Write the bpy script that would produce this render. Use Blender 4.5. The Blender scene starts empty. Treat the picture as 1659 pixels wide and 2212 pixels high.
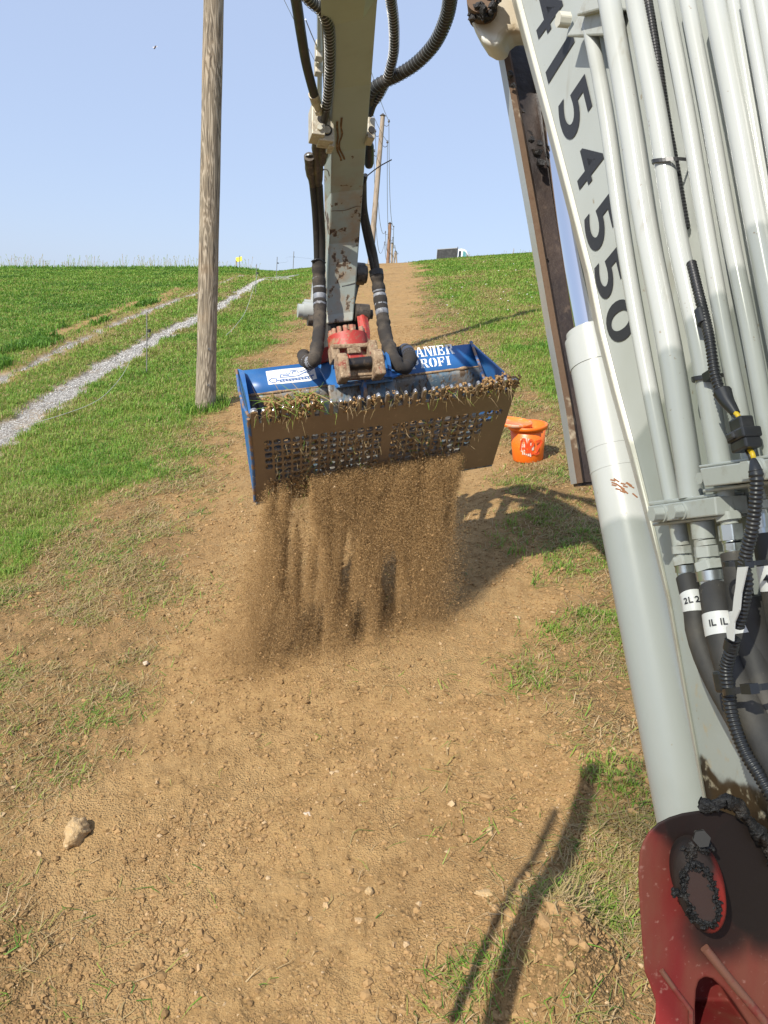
import bpy, bmesh, math, random
import numpy as np
from math import sin, cos, radians, pi, sqrt, hypot, atan2
from mathutils import Vector, Matrix

random.seed(7)
rng = np.random.default_rng(7)
scene = bpy.context.scene
COL = scene.collection

# ------------------------------------------------------------------ camera
IW, IH = 1659.0, 2212.0            # measuring frame used for all sight lines
FL = 0.751 * IH
PITCH, ROLL = radians(14.0), radians(4.5)
_r = np.array([1.0, 0, 0]); _f = np.array([0, cos(PITCH), -sin(PITCH)]); _u = np.array([0, sin(PITCH), cos(PITCH)])
CR = cos(ROLL) * _r + sin(ROLL) * _u
CU = -sin(ROLL) * _r + cos(ROLL) * _u
CF = _f
NW = -.1127 * CR + CU - .4033 * CF
NW = NW / np.linalg.norm(NW)       # normal of the hillside near the machine
CAMZ = 2.2 / NW[2]
CAM = np.array([0, 0, CAMZ])
cam_data = bpy.data.cameras.new("camera")
cam_data.sensor_fit = 'VERTICAL'
cam_data.sensor_height = 24.0
cam_data.lens = 0.751 * 24.0
cam_data.clip_start = 0.05
cam_data.clip_end = 3000.0
cam = bpy.data.objects.new("camera", cam_data)
COL.objects.link(cam)
cam.matrix_world = Matrix(((CR[0], CU[0], -CF[0], 0), (CR[1], CU[1], -CF[1], 0), (CR[2], CU[2], -CF[2], CAMZ), (0, 0, 0, 1)))
scene.camera = cam

# ------------------------------------------------------------------ light
SUN_AZ, SUN_EL = radians(39.0 + 180.0), radians(41.0)      # compass direction the sun stands in
SUN = np.array([sin(SUN_AZ) * cos(SUN_EL), cos(SUN_AZ) * cos(SUN_EL), sin(SUN_EL)])
world = bpy.data.worlds.new("World"); scene.world = world
world.use_nodes = True
wn = world.node_tree.nodes; wl = world.node_tree.links
for n_ in list(wn): wn.remove(n_)
sky = wn.new('ShaderNodeTexSky'); sky.sky_type = 'NISHITA'; sky.sun_disc = False
sky.sun_elevation = SUN_EL; sky.sun_rotation = SUN_AZ
sky.altitude = 700; sky.air_density = 1.0; sky.dust_density = 2.0; sky.ozone_density = 2.0
bg = wn.new('ShaderNodeBackground'); bg.inputs[1].default_value = 0.15
wo = wn.new('ShaderNodeOutputWorld')
hz = wn.new('ShaderNodeMix'); hz.data_type = 'RGBA'; hz.inputs[0].default_value = .74      # thin milky haze over the whole sky
hz.inputs[7].default_value = (2.82, 3.40, 4.72, 1)
wl.new(sky.outputs[0], hz.inputs[6]); wl.new(hz.outputs[2], bg.inputs[0]); wl.new(bg.outputs[0], wo.inputs[0])
sd = bpy.data.lights.new("sun", 'SUN'); sd.energy = 5.0; sd.angle = radians(0.53); sd.color = (1.0, 0.94, 0.84)
so = bpy.data.objects.new("sun", sd); COL.objects.link(so)
so.rotation_euler = Vector(SUN).to_track_quat('Z', 'Y').to_euler()
so.location = (-6, -8, 12)
scene.view_settings.view_transform = 'Standard'
scene.view_settings.look = 'None'
scene.view_settings.exposure = 0.38
scene.view_settings.gamma = 1.0
scene.cycles.max_bounces = 6
scene.cycles.transparent_max_bounces = 8

# ------------------------------------------------------------------ helpers
def P(u, v, Z):
    return CAM + Z * ((u - IW / 2) / FL * CR + (IH / 2 - v) / FL * CU + CF)

K = IW / 3024.0
def Q(x, y, Z):
    return P(x * K, y * K, Z)

def project(p):
    q = np.asarray(p) - CAM
    w = q @ CF
    w = np.where(np.abs(w) < 1e-6, 1e-6, w)
    return IW / 2 + FL * (q @ CR) / w, IH / 2 - FL * (q @ CU) / w, w

LOC = {}
def tag(o, label=None, cat=None, group=None, kind=None):
    if label: o['label'] = label
    if cat: o['category'] = cat
    if group: o['group'] = group
    if kind: o['kind'] = kind
    return o

def thing(name, loc, label, cat, group=None):
    o = bpy.data.objects.new(name, None); COL.objects.link(o)
    o.location = [float(c) for c in loc]; o.empty_display_size = .2
    LOC[o] = np.array(loc, float)
    return tag(o, label, cat, group)

def link(name, me, mat, parent=None, loc=None):
    o = bpy.data.objects.new(name, me); COL.objects.link(o)
    if parent is not None:
        o.parent = parent
        LOC[o] = LOC[parent]
    else:
        LOC[o] = np.array(loc if loc is not None else (0, 0, 0), float)
        o.location = LOC[o]
    mats = mat if isinstance(mat, (list, tuple)) else [mat]
    for m in mats: me.materials.append(m)
    return o

class MB:
    """collects faces of one mesh"""
    def __init__(s): s.v = []; s.f = []; s.sm = []; s.mi = []
    def add(s, vs, fs, smooth=False, mi=0):
        b = len(s.v)
        s.v.extend([tuple(map(float, p)) for p in vs])
        for f in fs:
            s.f.append([b + i for i in f]); s.sm.append(smooth); s.mi.append(mi)
    def box(s, c, ax, ay, az, hx, hy, hz, mi=0, taper=1.0):
        c = np.asarray(c); vs = []
        for k in (-1, 1):
            t = taper if k > 0 else 1.0
            for j in (-1, 1):
                for i in (-1, 1):
                    vs.append(c + i * hx * t * ax + j * hy * t * ay + k * hz * az)
        s.add(vs, [(0, 2, 3, 1), (4, 5, 7, 6), (0, 1, 5, 4), (2, 6, 7, 3), (0, 4, 6, 2), (1, 3, 7, 5)], False, mi)
    def hexa(s, v8, mi=0):
        s.add(v8, [(0, 3, 2, 1), (4, 5, 6, 7), (0, 1, 5, 4), (1, 2, 6, 5), (2, 3, 7, 6), (3, 0, 4, 7)], False, mi)
    def prism(s, poly, d, mi=0, smooth_side=False):
        n = len(poly); d = np.asarray(d)
        a = [np.asarray(p) for p in poly]; b = [p + d for p in a]
        s.add(a + b, [tuple(range(n))], False, mi)
        base = len(s.v) - 2 * n
        s.f.append([base + n + i for i in range(n)][::-1]); s.sm.append(False); s.mi.append(mi)
        for i in range(n):
            j = (i + 1) % n
            s.f.append([base + i, base + n + i, base + n + j, base + j]); s.sm.append(smooth_side); s.mi.append(mi)
    def tube(s, pts, rad, n=10, caps=True, mi=0, smooth=True, phase=0.0):
        pts = [np.asarray(p, float) for p in pts]
        m = len(pts)
        if not hasattr(rad, '__len__'): rad = [rad] * m
        T = []
        for i in range(m):
            t = pts[min(i + 1, m - 1)] - pts[max(i - 1, 0)]
            T.append(t / (np.linalg.norm(t) + 1e-12))
        a = np.array([0, 0, 1.0]) if abs(T[0][2]) < .9 else np.array([1.0, 0, 0])
        N = np.cross(T[0], a); N /= np.linalg.norm(N)
        vs = []; fs = []
        for i in range(m):
            N = N - T[i] * (N @ T[i]); N /= np.linalg.norm(N) + 1e-12
            B = np.cross(T[i], N)
            for k in range(n):
                an = 2 * pi * k / n + phase
                vs.append(pts[i] + rad[i] * (cos(an) * N + sin(an) * B))
        for i in range(m - 1):
            for k in range(n):
                k2 = (k + 1) % n
                fs.append((i * n + k, i * n + k2, (i + 1) * n + k2, (i + 1) * n + k))
        s.add(vs, fs, smooth, mi)
        if caps:
            s.add(vs[:n], [tuple(range(n))[::-1]], False, mi)
            s.add(vs[-n:], [tuple(range(n))], False, mi)
    def cyl(s, a, b, r, n=16, mi=0, r2=None, smooth=True):
        s.tube([a, b], [r, r if r2 is None else r2], n, True, mi, smooth)
    def build(s, name, mat, parent=None, loc=None, bevel=0.0, seg=2, sub=0):
        me = bpy.data.meshes.new(name)
        off = LOC[parent] if parent is not None else (np.array(loc, float) if loc is not None else np.zeros(3))
        me.from_pydata([(x - off[0], y - off[1], z - off[2]) for x, y, z in s.v], [], s.f)
        me.polygons.foreach_set('use_smooth', s.sm)
        me.polygons.foreach_set('material_index', s.mi)
        me.update()
        o = link(name, me, mat, parent, loc)
        if bevel:
            b = o.modifiers.new('b', 'BEVEL'); b.width = bevel; b.segments = seg; b.limit_method = 'ANGLE'; b.angle_limit = radians(35)
            b.harden_normals = False
        if sub:
            m = o.modifiers.new('s', 'SUBSURF'); m.levels = sub; m.render_levels = sub
        return o

def curve(pts, step):
    """Catmull-Rom through pts, resampled at about `step` metres"""
    p = [np.asarray(q, float) for q in pts]
    p = [2 * p[0] - p[1]] + p + [2 * p[-1] - p[-2]]
    out = []
    for i in range(1, len(p) - 2):
        L = np.linalg.norm(p[i + 1] - p[i]); k = max(2, int(L / step * 4))
        for j in range(k):
            t = j / k
            out.append(.5 * ((2 * p[i]) + (-p[i - 1] + p[i + 1]) * t + (2 * p[i - 1] - 5 * p[i] + 4 * p[i + 1] - p[i + 2]) * t * t + (-p[i - 1] + 3 * p[i] - 3 * p[i + 1] + p[i + 2]) * t ** 3))
    out.append(p[-2])
    out = np.array(out)
    d = np.concatenate([[0], np.cumsum(np.linalg.norm(np.diff(out, axis=0), axis=1))])
    n = max(2, int(d[-1] / step) + 1)
    s = np.linspace(0, d[-1], n)
    return np.stack([np.interp(s, d, out[:, k]) for k in range(3)], 1), s

def npmesh(name, V, Fq, mat, attrs=None, smooth=False, parent=None):
    """V (n,3), Fq list of (m,k) index arrays with constant k"""
    me = bpy.data.meshes.new(name)
    me.vertices.add(len(V)); me.vertices.foreach_set('co', np.ascontiguousarray(V, dtype=np.float32).ravel())
    nl = sum(f.size for f in Fq); nf = sum(len(f) for f in Fq)
    me.loops.add(nl); me.polygons.add(nf)
    me.loops.foreach_set('vertex_index', np.concatenate([f.ravel() for f in Fq]).astype(np.int32))
    tot = np.concatenate([np.full(len(f), f.shape[1], np.int32) for f in Fq])
    st = np.concatenate([[0], np.cumsum(tot)[:-1]]).astype(np.int32)
    me.polygons.foreach_set('loop_start', st)
    try: me.polygons.foreach_set('loop_total', tot)
    except Exception: pass
    me.polygons.foreach_set('use_smooth', np.full(nf, smooth))
    for k, a in (attrs or {}).items():
        at = me.attributes.new(k, 'FLOAT', 'POINT'); at.data.foreach_set('value', np.asarray(a, np.float32))
    me.update(calc_edges=True); me.validate()
    return link(name, me, mat, parent)

# ---------- numpy value noise
def _hash(ix, iy, seed):
    h = (ix.astype(np.int64) * 374761393 + iy.astype(np.int64) * 668265263 + seed * 974711) & 0x7fffffff
    h = ((h ^ (h >> 13)) * 1274126177) & 0x7fffffff
    return ((h ^ (h >> 16)) & 0xffff) / 65535.0
def vnoise(x, y, seed=0):
    ix = np.floor(x); iy = np.floor(y); fx = x - ix; fy = y - iy
    fx = fx * fx * (3 - 2 * fx); fy = fy * fy * (3 - 2 * fy)
    a = _hash(ix, iy, seed); b = _hash(ix + 1, iy, seed); c = _hash(ix, iy + 1, seed); d = _hash(ix + 1, iy + 1, seed)
    return (a + (b - a) * fx) * (1 - fy) + (c + (d - c) * fx) * fy
def fbm(x, y, seed=0, oct=4):
    t = 0; a = .5; s = 0
    for o in range(oct):
        t = t + a * vnoise(x, y, seed + o * 17); s += a; a *= .5; x = x * 2.03; y = y * 2.03
    return t / s
def sstep(a, b, x):
    t = np.clip((x - a) / (b - a), 0, 1); return t * t * (3 - 2 * t)

# ---------- materials
class NT:
    def __init__(s, name):
        s.m = bpy.data.materials.new(name); s.m.use_nodes = True
        s.n = s.m.node_tree.nodes; s.l = s.m.node_tree.links
        for x in list(s.n): s.n.remove(x)
        s.out = s.n.new('ShaderNodeOutputMaterial')
        s.bs = s.n.new('ShaderNodeBsdfPrincipled'); s.l.new(s.bs.outputs[0], s.out.inputs[0])
        tc = s.n.new('ShaderNodeTexCoord'); s.co = tc.outputs['Object']
    def noise(s, scale, detail=4, rough=.55, stretch=None, co=None, dist=0):
        co = co or s.co
        if stretch:
            mp = s.n.new('ShaderNodeMapping'); mp.inputs['Scale'].default_value = stretch; s.l.new(co, mp.inputs[0]); co = mp.outputs[0]
        t = s.n.new('ShaderNodeTexNoise'); t.inputs['Scale'].default_value = scale; t.inputs['Detail'].default_value = detail
        t.inputs['Roughness'].default_value = rough; t.inputs['Distortion'].default_value = dist
        s.l.new(co, t.inputs['Vector']); return t.outputs[0]
    def rng(s, v, lo, hi, a=0., b=1.):
        r = s.n.new('ShaderNodeMapRange'); r.interpolation_type = 'SMOOTHSTEP' if lo < hi else 'LINEAR'
        for i, x in enumerate((lo, hi, a, b)): r.inputs[i + 1].default_value = x
        s.l.new(v, r.inputs[0]); return r.outputs[0]
    def mix(s, fac, a, b):
        m = s.n.new('ShaderNodeMix'); m.data_type = 'RGBA'
        for sock, x in ((m.inputs[0], fac), (m.inputs[6], a), (m.inputs[7], b)):
            if hasattr(x, 'is_output'): s.l.new(x, sock)
            elif isinstance(x, (int, float)): sock.default_value = x
            else: sock.default_value = (*x[:3], 1)
        return m.outputs[2]
    def math(s, op, a, b=0.0):
        m = s.n.new('ShaderNodeMath'); m.operation = op
        for sock, x in ((m.inputs[0], a), (m.inputs[1], b)):
            if hasattr(x, 'is_output'): s.l.new(x, sock)
            else: sock.default_value = x
        return m.outputs[0]
    def attr(s, name):
        a = s.n.new('ShaderNodeAttribute'); a.attribute_name = name; return a.outputs['Fac']
    def blob(s, center, rad, soft, wob=0.0, wscale=8., squash=None):
        co = s.co
        if wob:
            t = s.n.new('ShaderNodeTexNoise'); t.inputs['Scale'].default_value = wscale; t.inputs['Detail'].default_value = 5; s.l.new(co, t.inputs['Vector'])
            v = s.n.new('ShaderNodeVectorMath'); v.operation = 'MULTIPLY_ADD'
            s.l.new(t.outputs['Color'], v.inputs[0]); v.inputs[1].default_value = (wob,) * 3; s.l.new(co, v.inputs[2]); co = v.outputs[0]
            center = np.asarray(center) + wob * .5
        d = s.n.new('ShaderNodeVectorMath'); d.operation = 'SUBTRACT'; s.l.new(co, d.inputs[0]); d.inputs[1].default_value = tuple(center)
        q = d.outputs[0]
        if squash:
            mu = s.n.new('ShaderNodeVectorMath'); mu.operation = 'MULTIPLY'; s.l.new(q, mu.inputs[0]); mu.inputs[1].default_value = squash; q = mu.outputs[0]
        L = s.n.new('ShaderNodeVectorMath'); L.operation = 'LENGTH'; s.l.new(q, L.inputs[0])
        return s.rng(s.math('SUBTRACT', rad, L.outputs['Value']), 0.0, soft)
    def color(s, c):
        if hasattr(c, 'is_output'): s.l.new(c, s.bs.inputs['Base Color'])
        else: s.bs.inputs['Base Color'].default_value = (*c, 1)
    def rough(s, r):
        if hasattr(r, 'is_output'): s.l.new(r, s.bs.inputs['Roughness'])
        else: s.bs.inputs['Roughness'].default_value = r
    def bump(s, h, strength=.3, dist=.01):
        b = s.n.new('ShaderNodeBump'); b.inputs['Strength'].default_value = strength; b.inputs['Distance'].default_value = dist
        s.l.new(h, b.inputs['Height']); s.l.new(b.outputs[0], s.bs.inputs['Normal'])
    def metal(s, v): s.bs.inputs['Metallic'].default_value = v
    def spec(s, v): s.bs.inputs['Specular IOR Level'].default_value = v

def M(name, col, rough=.5, metal=0., layers=(), bump=None, spec=.5):
    """layers: (scale, colour, lo, hi, detail[, stretch])"""
    t = NT(name); c = col
    for L in layers:
        f = t.rng(t.noise(L[0], L[4], .6, L[5] if len(L) > 5 else None), L[2], L[3])
        c = t.mix(f, c, L[1])
    t.color(c); t.rough(rough); t.metal(metal); t.spec(spec)
    if bump: t.bump(t.noise(bump[0], 5, .6, bump[3] if len(bump) > 3 else None), bump[1], bump[2])
    return t.m
# ================================================================== terrain
PX, PY = -NW[0] / NW[2], -NW[1] / NW[2]      # slopes of the near hillside
KQ = 8e-4
_az = np.radians(np.arange(-62, 62.1, .5))
CREST_U = np.array([-400, 0, 430, 500, 540, 575, 600, 660, 700, 780, 880, 940, 1000, 1150, 1400, 1800.])
CREST_V = np.array([578, 578, 578, 578, 582, 586, 587, 580, 577, 571, 567, 562, 557, 547, 530, 508.])
def _far(d): return np.where(d > 8, (d - 8) ** 2 / (np.abs(d - 8) + 15), 0)
D1 = 58.0
def _curve(d):
    q = np.where(d < D1, KQ * d * d, KQ * D1 * D1 + 2 * KQ * D1 * (d - D1)); return q
_ds = np.linspace(9, 57, 90)
def _crest(az, e):
    x = _ds * sin(az); y = _ds * cos(az)
    z = PX * x + PY * y + e * _far(_ds) - _curve(_ds)
    u, v, w = project(np.stack([x, y, z], 1))
    i = np.argmin(v); return u[i], v[i]
_e = []
for a in _az:
    lo, hi = -.3, .5
    for _ in range(30):
        m = (lo + hi) / 2; u, v = _crest(a, m)
        if v > np.interp(u, CREST_U, CREST_V): lo = m
        else: hi = m
    _e.append((lo + hi) / 2)
_e = np.array(_e)
def T(x, y):
    """height of the hillside"""
    x = np.asarray(x, float); y = np.asarray(y, float)
    d = np.hypot(x, y); az = np.arctan2(x, y)
    k = np.where(d > 95, 95 / np.maximum(d, 1e-6), 1.0); x = x * k; y = y * k; d = d * k      # the top of the hill is level
    e = np.interp(az, _az, _e) * sstep(2.2, 1.0, np.abs(az))
    z = PX * x + PY * y
    back = sstep(1.2, 1.8, np.abs(az))
    z = z + e * _far(d) - _curve(d) * (1 - .8 * back)
    hs = .006 + .144 * sstep(3.6, 1.2, np.degrees(az)) * sstep(-14, -6, np.degrees(az)) + .03 * sstep(-6, -14, np.degrees(az))
    z = z - hs * np.clip(d - D1, 0, 35)
    return z
def G(u, v):
    """where the sight line through (u,v) meets the hillside"""
    r = P(u, v, 1.0) - CAM
    t = np.concatenate([np.linspace(.5, 12, 400), np.linspace(12.1, 75, 900)])
    p = CAM[None] + t[:, None] * r[None]
    h = p[:, 2] - T(p[:, 0], p[:, 1])
    k = np.argmax(h < 0)
    if h[k] >= 0: k = int(np.argmin(h))
    a = max(k - 1, 0); f = h[a] / (h[a] - h[k] + 1e-9) if h[k] < 0 else 0
    q = p[a] + (p[k] - p[a]) * min(max(f, 0), 1)
    q[2] = T(q[0], q[1]); return q
def edge(pts):
    g = np.array([G(u, v)[:2] for u, v in pts]); g = g[np.argsort(g[:, 1])]
    return lambda y: np.interp(y, g[:, 1], g[:, 0])
LUSH_L = edge([(0, 1290), (60, 1215), (130, 1160), (240, 1095), (330, 1045), (385, 1000), (400, 950), (435, 905), (500, 872), (520, 800), (560, 755), (600, 722), (645, 660), (690, 605), (745, 578)])
SOIL_L = edge([(190, 2212), (200, 2000), (210, 1800), (270, 1600), (350, 1400), (410, 1250), (440, 1120), (480, 1000), (500, 900), (570, 800), (640, 740), (700, 690), (750, 630), (800, 575)])
SOIL_R = edge([(1050, 2212), (1080, 2100), (1150, 2000), (1190, 1900), (1250, 1790), (1270, 1700), (1230, 1600), (1195, 1500), (1190, 1400), (1190, 1300), (1170, 1200), (1120, 1100), (1080, 1030), (1000, 900), (950, 800), (912, 720), (908, 640), (900, 575)])
LUSH_R = edge([(1750, 2000), (1750, 1700), (1720, 1500), (1640, 1200), (1500, 1040), (1300, 900), (1180, 850), (1110, 800), (1060, 750), (1020, 700), (980, 650), (945, 610), (915, 577)])
def pline(pts): return np.array([G(u, v)[:2] for u, v in pts])
RUT_A = pline([(-120, 1010), (0, 934), (60, 897), (150, 838), (240, 783), (330, 732), (400, 698), (470, 664), (520, 632), (558, 607), (572, 601)])
RUT_B = pline([(-100, 866), (0, 814), (60, 790), (150, 744), (240, 702), (320, 670), (400, 641), (430, 631), (490, 606), (525, 594)])
BARE_C = pline([(120, 722), (165, 706), (215, 687), (262, 668), (300, 652)])
BARE_D = pline([(325, 660), (350, 644), (385, 622)])
STREAK = pline([(985, 600), (1040, 628), (1100, 660), (1160, 694), (1215, 730)])
def pdist(x, y, pl):
    best = np.full(np.shape(x), 1e9)
    for (ax, ay), (bx, by) in zip(pl[:-1], pl[1:]):
        dx, dy = bx - ax, by - ay
        t = np.clip(((x - ax) * dx + (y - ay) * dy) / (dx * dx + dy * dy + 1e-9), 0, 1)
        best = np.minimum(best, np.hypot(x - ax - t * dx, y - ay - t * dy))
    return best
def masks(x, y):
    d = np.hypot(x, y)
    w1 = (fbm(x * 1.1, y * 1.1, 3) - .5); w2 = (fbm(x * 4.5, y * 4.5, 9, 3) - .5)
    wob = w1 * (1.0 + .05 * d) + w2 * .5
    ll, sl, sr, lr = LUSH_L(y), SOIL_L(y), SOIL_R(y), LUSH_R(y)
    sc = .12 + .02 * d
    lushL = sstep(ll + sc, ll - sc, x + wob * .8)
    lushR = sstep(lr - sc, lr + sc, x + wob * .55)
    soil = sstep(sl - .35, sl + .2, x + wob) * sstep(sr + .3, sr - .2, x + wob * .7)
    lush = np.clip(np.maximum(lushL, lushR * 1.3), 0, 1) * (1 - soil)
    near = sstep(1.3, .6, y)
    lush = lush * (1 - near)
    ra = pdist(x, y, RUT_A); rb = pdist(x, y, RUT_B)
    gw = w2 * .48 + w1 * .30
    rw = np.clip(1.32 - .025 * d, .52, 1.12); gA = sstep(.44 * rw, .24 * rw, ra + gw * .8); gB = sstep(.40 * rw, .20 * rw, rb + gw + .08)
    grav = np.maximum(gA, gB * .95)
    bare = sstep(.34, .16, pdist(x, y, BARE_C) + gw * .9) + sstep(.3, .14, pdist(x, y, BARE_D) + gw) + .6 * sstep(.8, .3, rb + gw)
    bare = np.clip(bare, 0, 1)
    strk = .6 * sstep(.6, .15, pdist(x, y, STREAK) + wob * .9)
    lush = lush * (1 - grav) * (1 - bare * .9) * (1 - .75 * strk)
    soil = np.maximum(soil, bare * (x < 0) * .95) * (1 - grav)
    dry = np.clip(1 - lush - soil - grav, 0, 1)
    return lush, soil, grav, dry, gA

def micro(x, y, lush, soil, grav, dry, d):
    fade = 1 / (1 + (d / 9) ** 2)
    z = (fbm(x * 2.2, y * 2.2, 41, 4) - .5) * .09 * (.35 + .65 * np.clip(lush + dry, 0, 1))
    z = z + (fbm(x * 9, y * 9, 52, 3) - .5) * .030 * (.35 + .65 * (dry + soil * .3)) * fade
    cl = fbm(x * 26, y * 26, 77, 3); z = z + np.clip(cl - .48, 0, 1) * .045 * (soil * .7 + dry) * fade
    z = z - grav * .05
    # spoil heap thrown up beside the machine on the lower right
    z = z + .16 * np.exp(-(((x - .62) / .16) ** 2 + ((y - 1.95) / .25) ** 2)) + .10 * np.exp(-(((x - .95) / .2) ** 2 + ((y - 2.55) / .3) ** 2))
    return z

az = np.concatenate([np.radians(np.linspace(-180, -50, 40, endpoint=False)), np.radians(np.linspace(-50, -36, 40, endpoint=False)), np.radians(np.linspace(-36, 36, 760, endpoint=False)), np.radians(np.linspace(36, 50, 40, endpoint=False)), np.radians(np.linspace(50, 180, 40, endpoint=False))])
rad = np.concatenate([np.linspace(.1, 1.2, 14, endpoint=False), 1.2 * np.exp(np.arange(0, 520) * np.log(66 / 1.2) / 520), np.geomspace(66, 900, 40)])
AZ, RD = np.meshgrid(az, rad)
gx = (RD * np.sin(AZ)).ravel(); gy = (RD * np.cos(AZ)).ravel(); gd = RD.ravel()
lush, soil, grav, dry, gA = masks(gx, gy)
gz = T(gx, gy) + micro(gx, gy, lush, soil, grav, dry, gd)
na, nr = len(az), len(rad)
idx = np.arange(na * nr).reshape(nr, na); nxt = np.roll(idx, -1, axis=1)
quads = np.stack([idx[:-1], nxt[:-1], nxt[1:], idx[1:]], -1).reshape(-1, 4)[:, ::-1]
V = np.stack([gx, gy, gz], 1)
cen = len(V); V = np.vstack([V, [[0, 0, T(0., 0.)]]])
tri = np.stack([idx[0], nxt[0], np.full(na, cen)], 1)
pad = lambda a: np.concatenate([a, [a[0]]])

t = NT('hillside_ground')
aL, aS, aG, aD = t.attr('lush'), t.attr('soil'), t.attr('grav'), t.attr('dry')
n_big = t.noise(1.3, 4); n_patch = t.noise(.55, 5, .62); n_mid = t.noise(9, 5); n_fin = t.noise(60, 4, .65); n_grit = t.noise(260, 3, .7)
soilc = t.mix(t.rng(n_mid, .35, .68), (.36, .228, .098), (.27, .165, .068))
soilc = t.mix(t.rng(n_fin, .52, .72), soilc, (.43, .285, .132))
soilc = t.mix(t.rng(n_grit, .60, .74), soilc, (0.216, 0.132, 0.060))
soilc = t.mix(t.math('MULTIPLY', t.rng(n_big, .45, .7), .5), soilc, (.41, .275, .13))
soilc = t.mix(t.math('MULTIPLY', t.rng(n_patch, .50, .66), .45), soilc, (.205, .122, .054))
grassc = t.mix(t.rng(n_mid, .35, .65), (0.122, 0.151, 0.030), (0.173, 0.176, 0.049))
dryc = t.mix(t.rng(n_mid, .4, .65), (.295, .183, .082), (.20, .125, .053))
dryc = t.mix(t.rng(n_fin, .5, .66), dryc, (.150, .110, .044))
vo = t.n.new('ShaderNodeTexVoronoi'); vo.inputs['Scale'].default_value = 38; t.l.new(t.co, vo.inputs['Vector'])
gravc = t.mix(t.rng(vo.outputs['Color'], .0, 1.0), (.31, .30, .275), (.46, .445, .42))
gravc = t.mix(t.rng(vo.outputs['Distance'], .35, .62), gravc, (.16, .145, .125))
gravc = t.mix(t.rng(n_big, .5, .75), gravc, (.38, .30, .21))
c = t.mix(aD, soilc, dryc); c = t.mix(aL, c, grassc); c = t.mix(aG, c, gravc)
t.color(c); t.rough(.95); t.spec(.15)
def vor(sc):
    v_ = t.n.new('ShaderNodeTexVoronoi'); v_.inputs['Scale'].default_value = sc; t.l.new(t.co, v_.inputs['Vector']); return t.rng(v_.outputs['Distance'], .0, .75, 1.0, 0.0)
crumb = t.math('ADD', t.math('MULTIPLY', t.math('MULTIPLY', vor(57), t.rng(n_mid, .50, .72)), .7), t.math('MULTIPLY', t.math('MULTIPLY', vor(123), t.rng(n_big, .35, .65)), .5))
hb = t.math('ADD', t.math('ADD', t.math('MULTIPLY', n_fin, .6), t.math('MULTIPLY', n_grit, .3)), t.math('MULTIPLY', crumb, .9))
t.bump(hb, .75, .026)
ground = npmesh('hillside_ground', V, [quads, tri], t.m, {'lush': pad(lush), 'soil': pad(soil), 'grav': pad(grav), 'dry': pad(dry)}, smooth=True)
tag(ground, kind='structure')

# ------------------------------------------------------------------ grass
def blades(name, p, h, w, lean, flat, tint, mat, parent=None):
    """p (n,3) roots; h height; w width; lean 0..1; flat True lays them down"""
    n = len(p)
    a = rng.uniform(0, 2 * pi, n); side = np.stack([np.cos(a), np.sin(a), np.zeros(n)], 1)
    b = a + pi / 2 + rng.normal(0, .5, n)
    ld = np.stack([np.cos(b), np.sin(b), np.zeros(n)], 1)
    up = np.array([0, 0, 1.0])
    if flat is None:
        mid = p + (h * .55)[:, None] * up + (h * .22 * lean)[:, None] * ld
        tip = p + (h * (1 - .35 * lean))[:, None] * up + (h * .8 * lean)[:, None] * ld
    else:
        # strands lying on the slope, ends a little raised
        ld = ld + np.stack([np.zeros(n), np.zeros(n), PX * ld[:, 0] + PY * ld[:, 1]], 1)
        r = rng.normal(0, .25, n)[:, None] * side
        mid = p + (h * .5)[:, None] * (ld + r) + (flat * rng.uniform(.1, 1, n))[:, None] * up
        tip = p + h[:, None] * (ld - .3 * r) + (flat * rng.uniform(-.4, 1, n))[:, None] * up
    hw = (w * .5)[:, None] * side
    V = np.stack([p - hw, p + hw, mid + hw * .75, mid - hw * .75, tip], 1).reshape(-1, 3)
    k = np.arange(n)[:, None] * 5
    q = k + np.array([[0, 1, 2, 3]]); tr = k + np.array([[3, 2, 4]])
    return npmesh(name, V, [q, tr], mat, {'tint': np.repeat(tint, 5), 'up': np.tile(np.array([0, 0, .55, .55, 1.]), n)}, parent=parent)

t = NT('grass_blades')
ti, up_ = t.attr('tint'), t.attr('up')
r = t.n.new('ShaderNodeValToRGB'); cr = r.color_ramp
stops = [(0, (0.067, 0.158, 0.023)), (.3, (0.151, 0.304, 0.035)), (.55, (0.243, 0.370, 0.055)), (.72, (0.304, 0.304, 0.080)), (.84, (0.342, 0.262, 0.114)), (1, (0.441, 0.327, 0.182))]
cr.elements[0].position = 0; cr.elements[0].color = (*stops[0][1], 1); cr.elements[1].position = 1; cr.elements[1].color = (*stops[-1][1], 1)
for pos, cc in stops[1:-1]:
    el = cr.elements.new(pos); el.color = (*cc, 1)
t.l.new(ti, r.inputs[0])
t.color(r.outputs[0]); t.rough(.55); t.spec(.3)
tr_ = t.n.new('ShaderNodeBsdfTranslucent'); t.l.new(r.outputs[0], tr_.inputs[0])
ms = t.n.new('ShaderNodeMixShader'); ms.inputs[0].default_value = .3
t.l.new(t.bs.outputs[0], ms.inputs[1]); t.l.new(tr_.outputs[0], ms.inputs[2]); t.l.new(ms.outputs[0], t.out.inputs[0])
M_GRASS = t.m

def scatter(n, a0, a1, d0, d1, alpha):
    """polar scatter, density per area falling as d**-alpha"""
    a = np.radians(rng.uniform(a0, a1, n)); q = rng.uniform(0, 1, n); e = 2 - alpha
    d = (d0 ** e + q * (d1 ** e - d0 ** e)) ** (1 / e) if abs(e) > 1e-3 else d0 * (d1 / d0) ** q
    return d * np.sin(a), d * np.cos(a), d
def ground_z(x, y):
    l, s, g, dr, ga = masks(x, y); return T(x, y) + micro(x, y, l, s, g, dr, np.hypot(x, y)), l, s, g, dr

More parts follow.
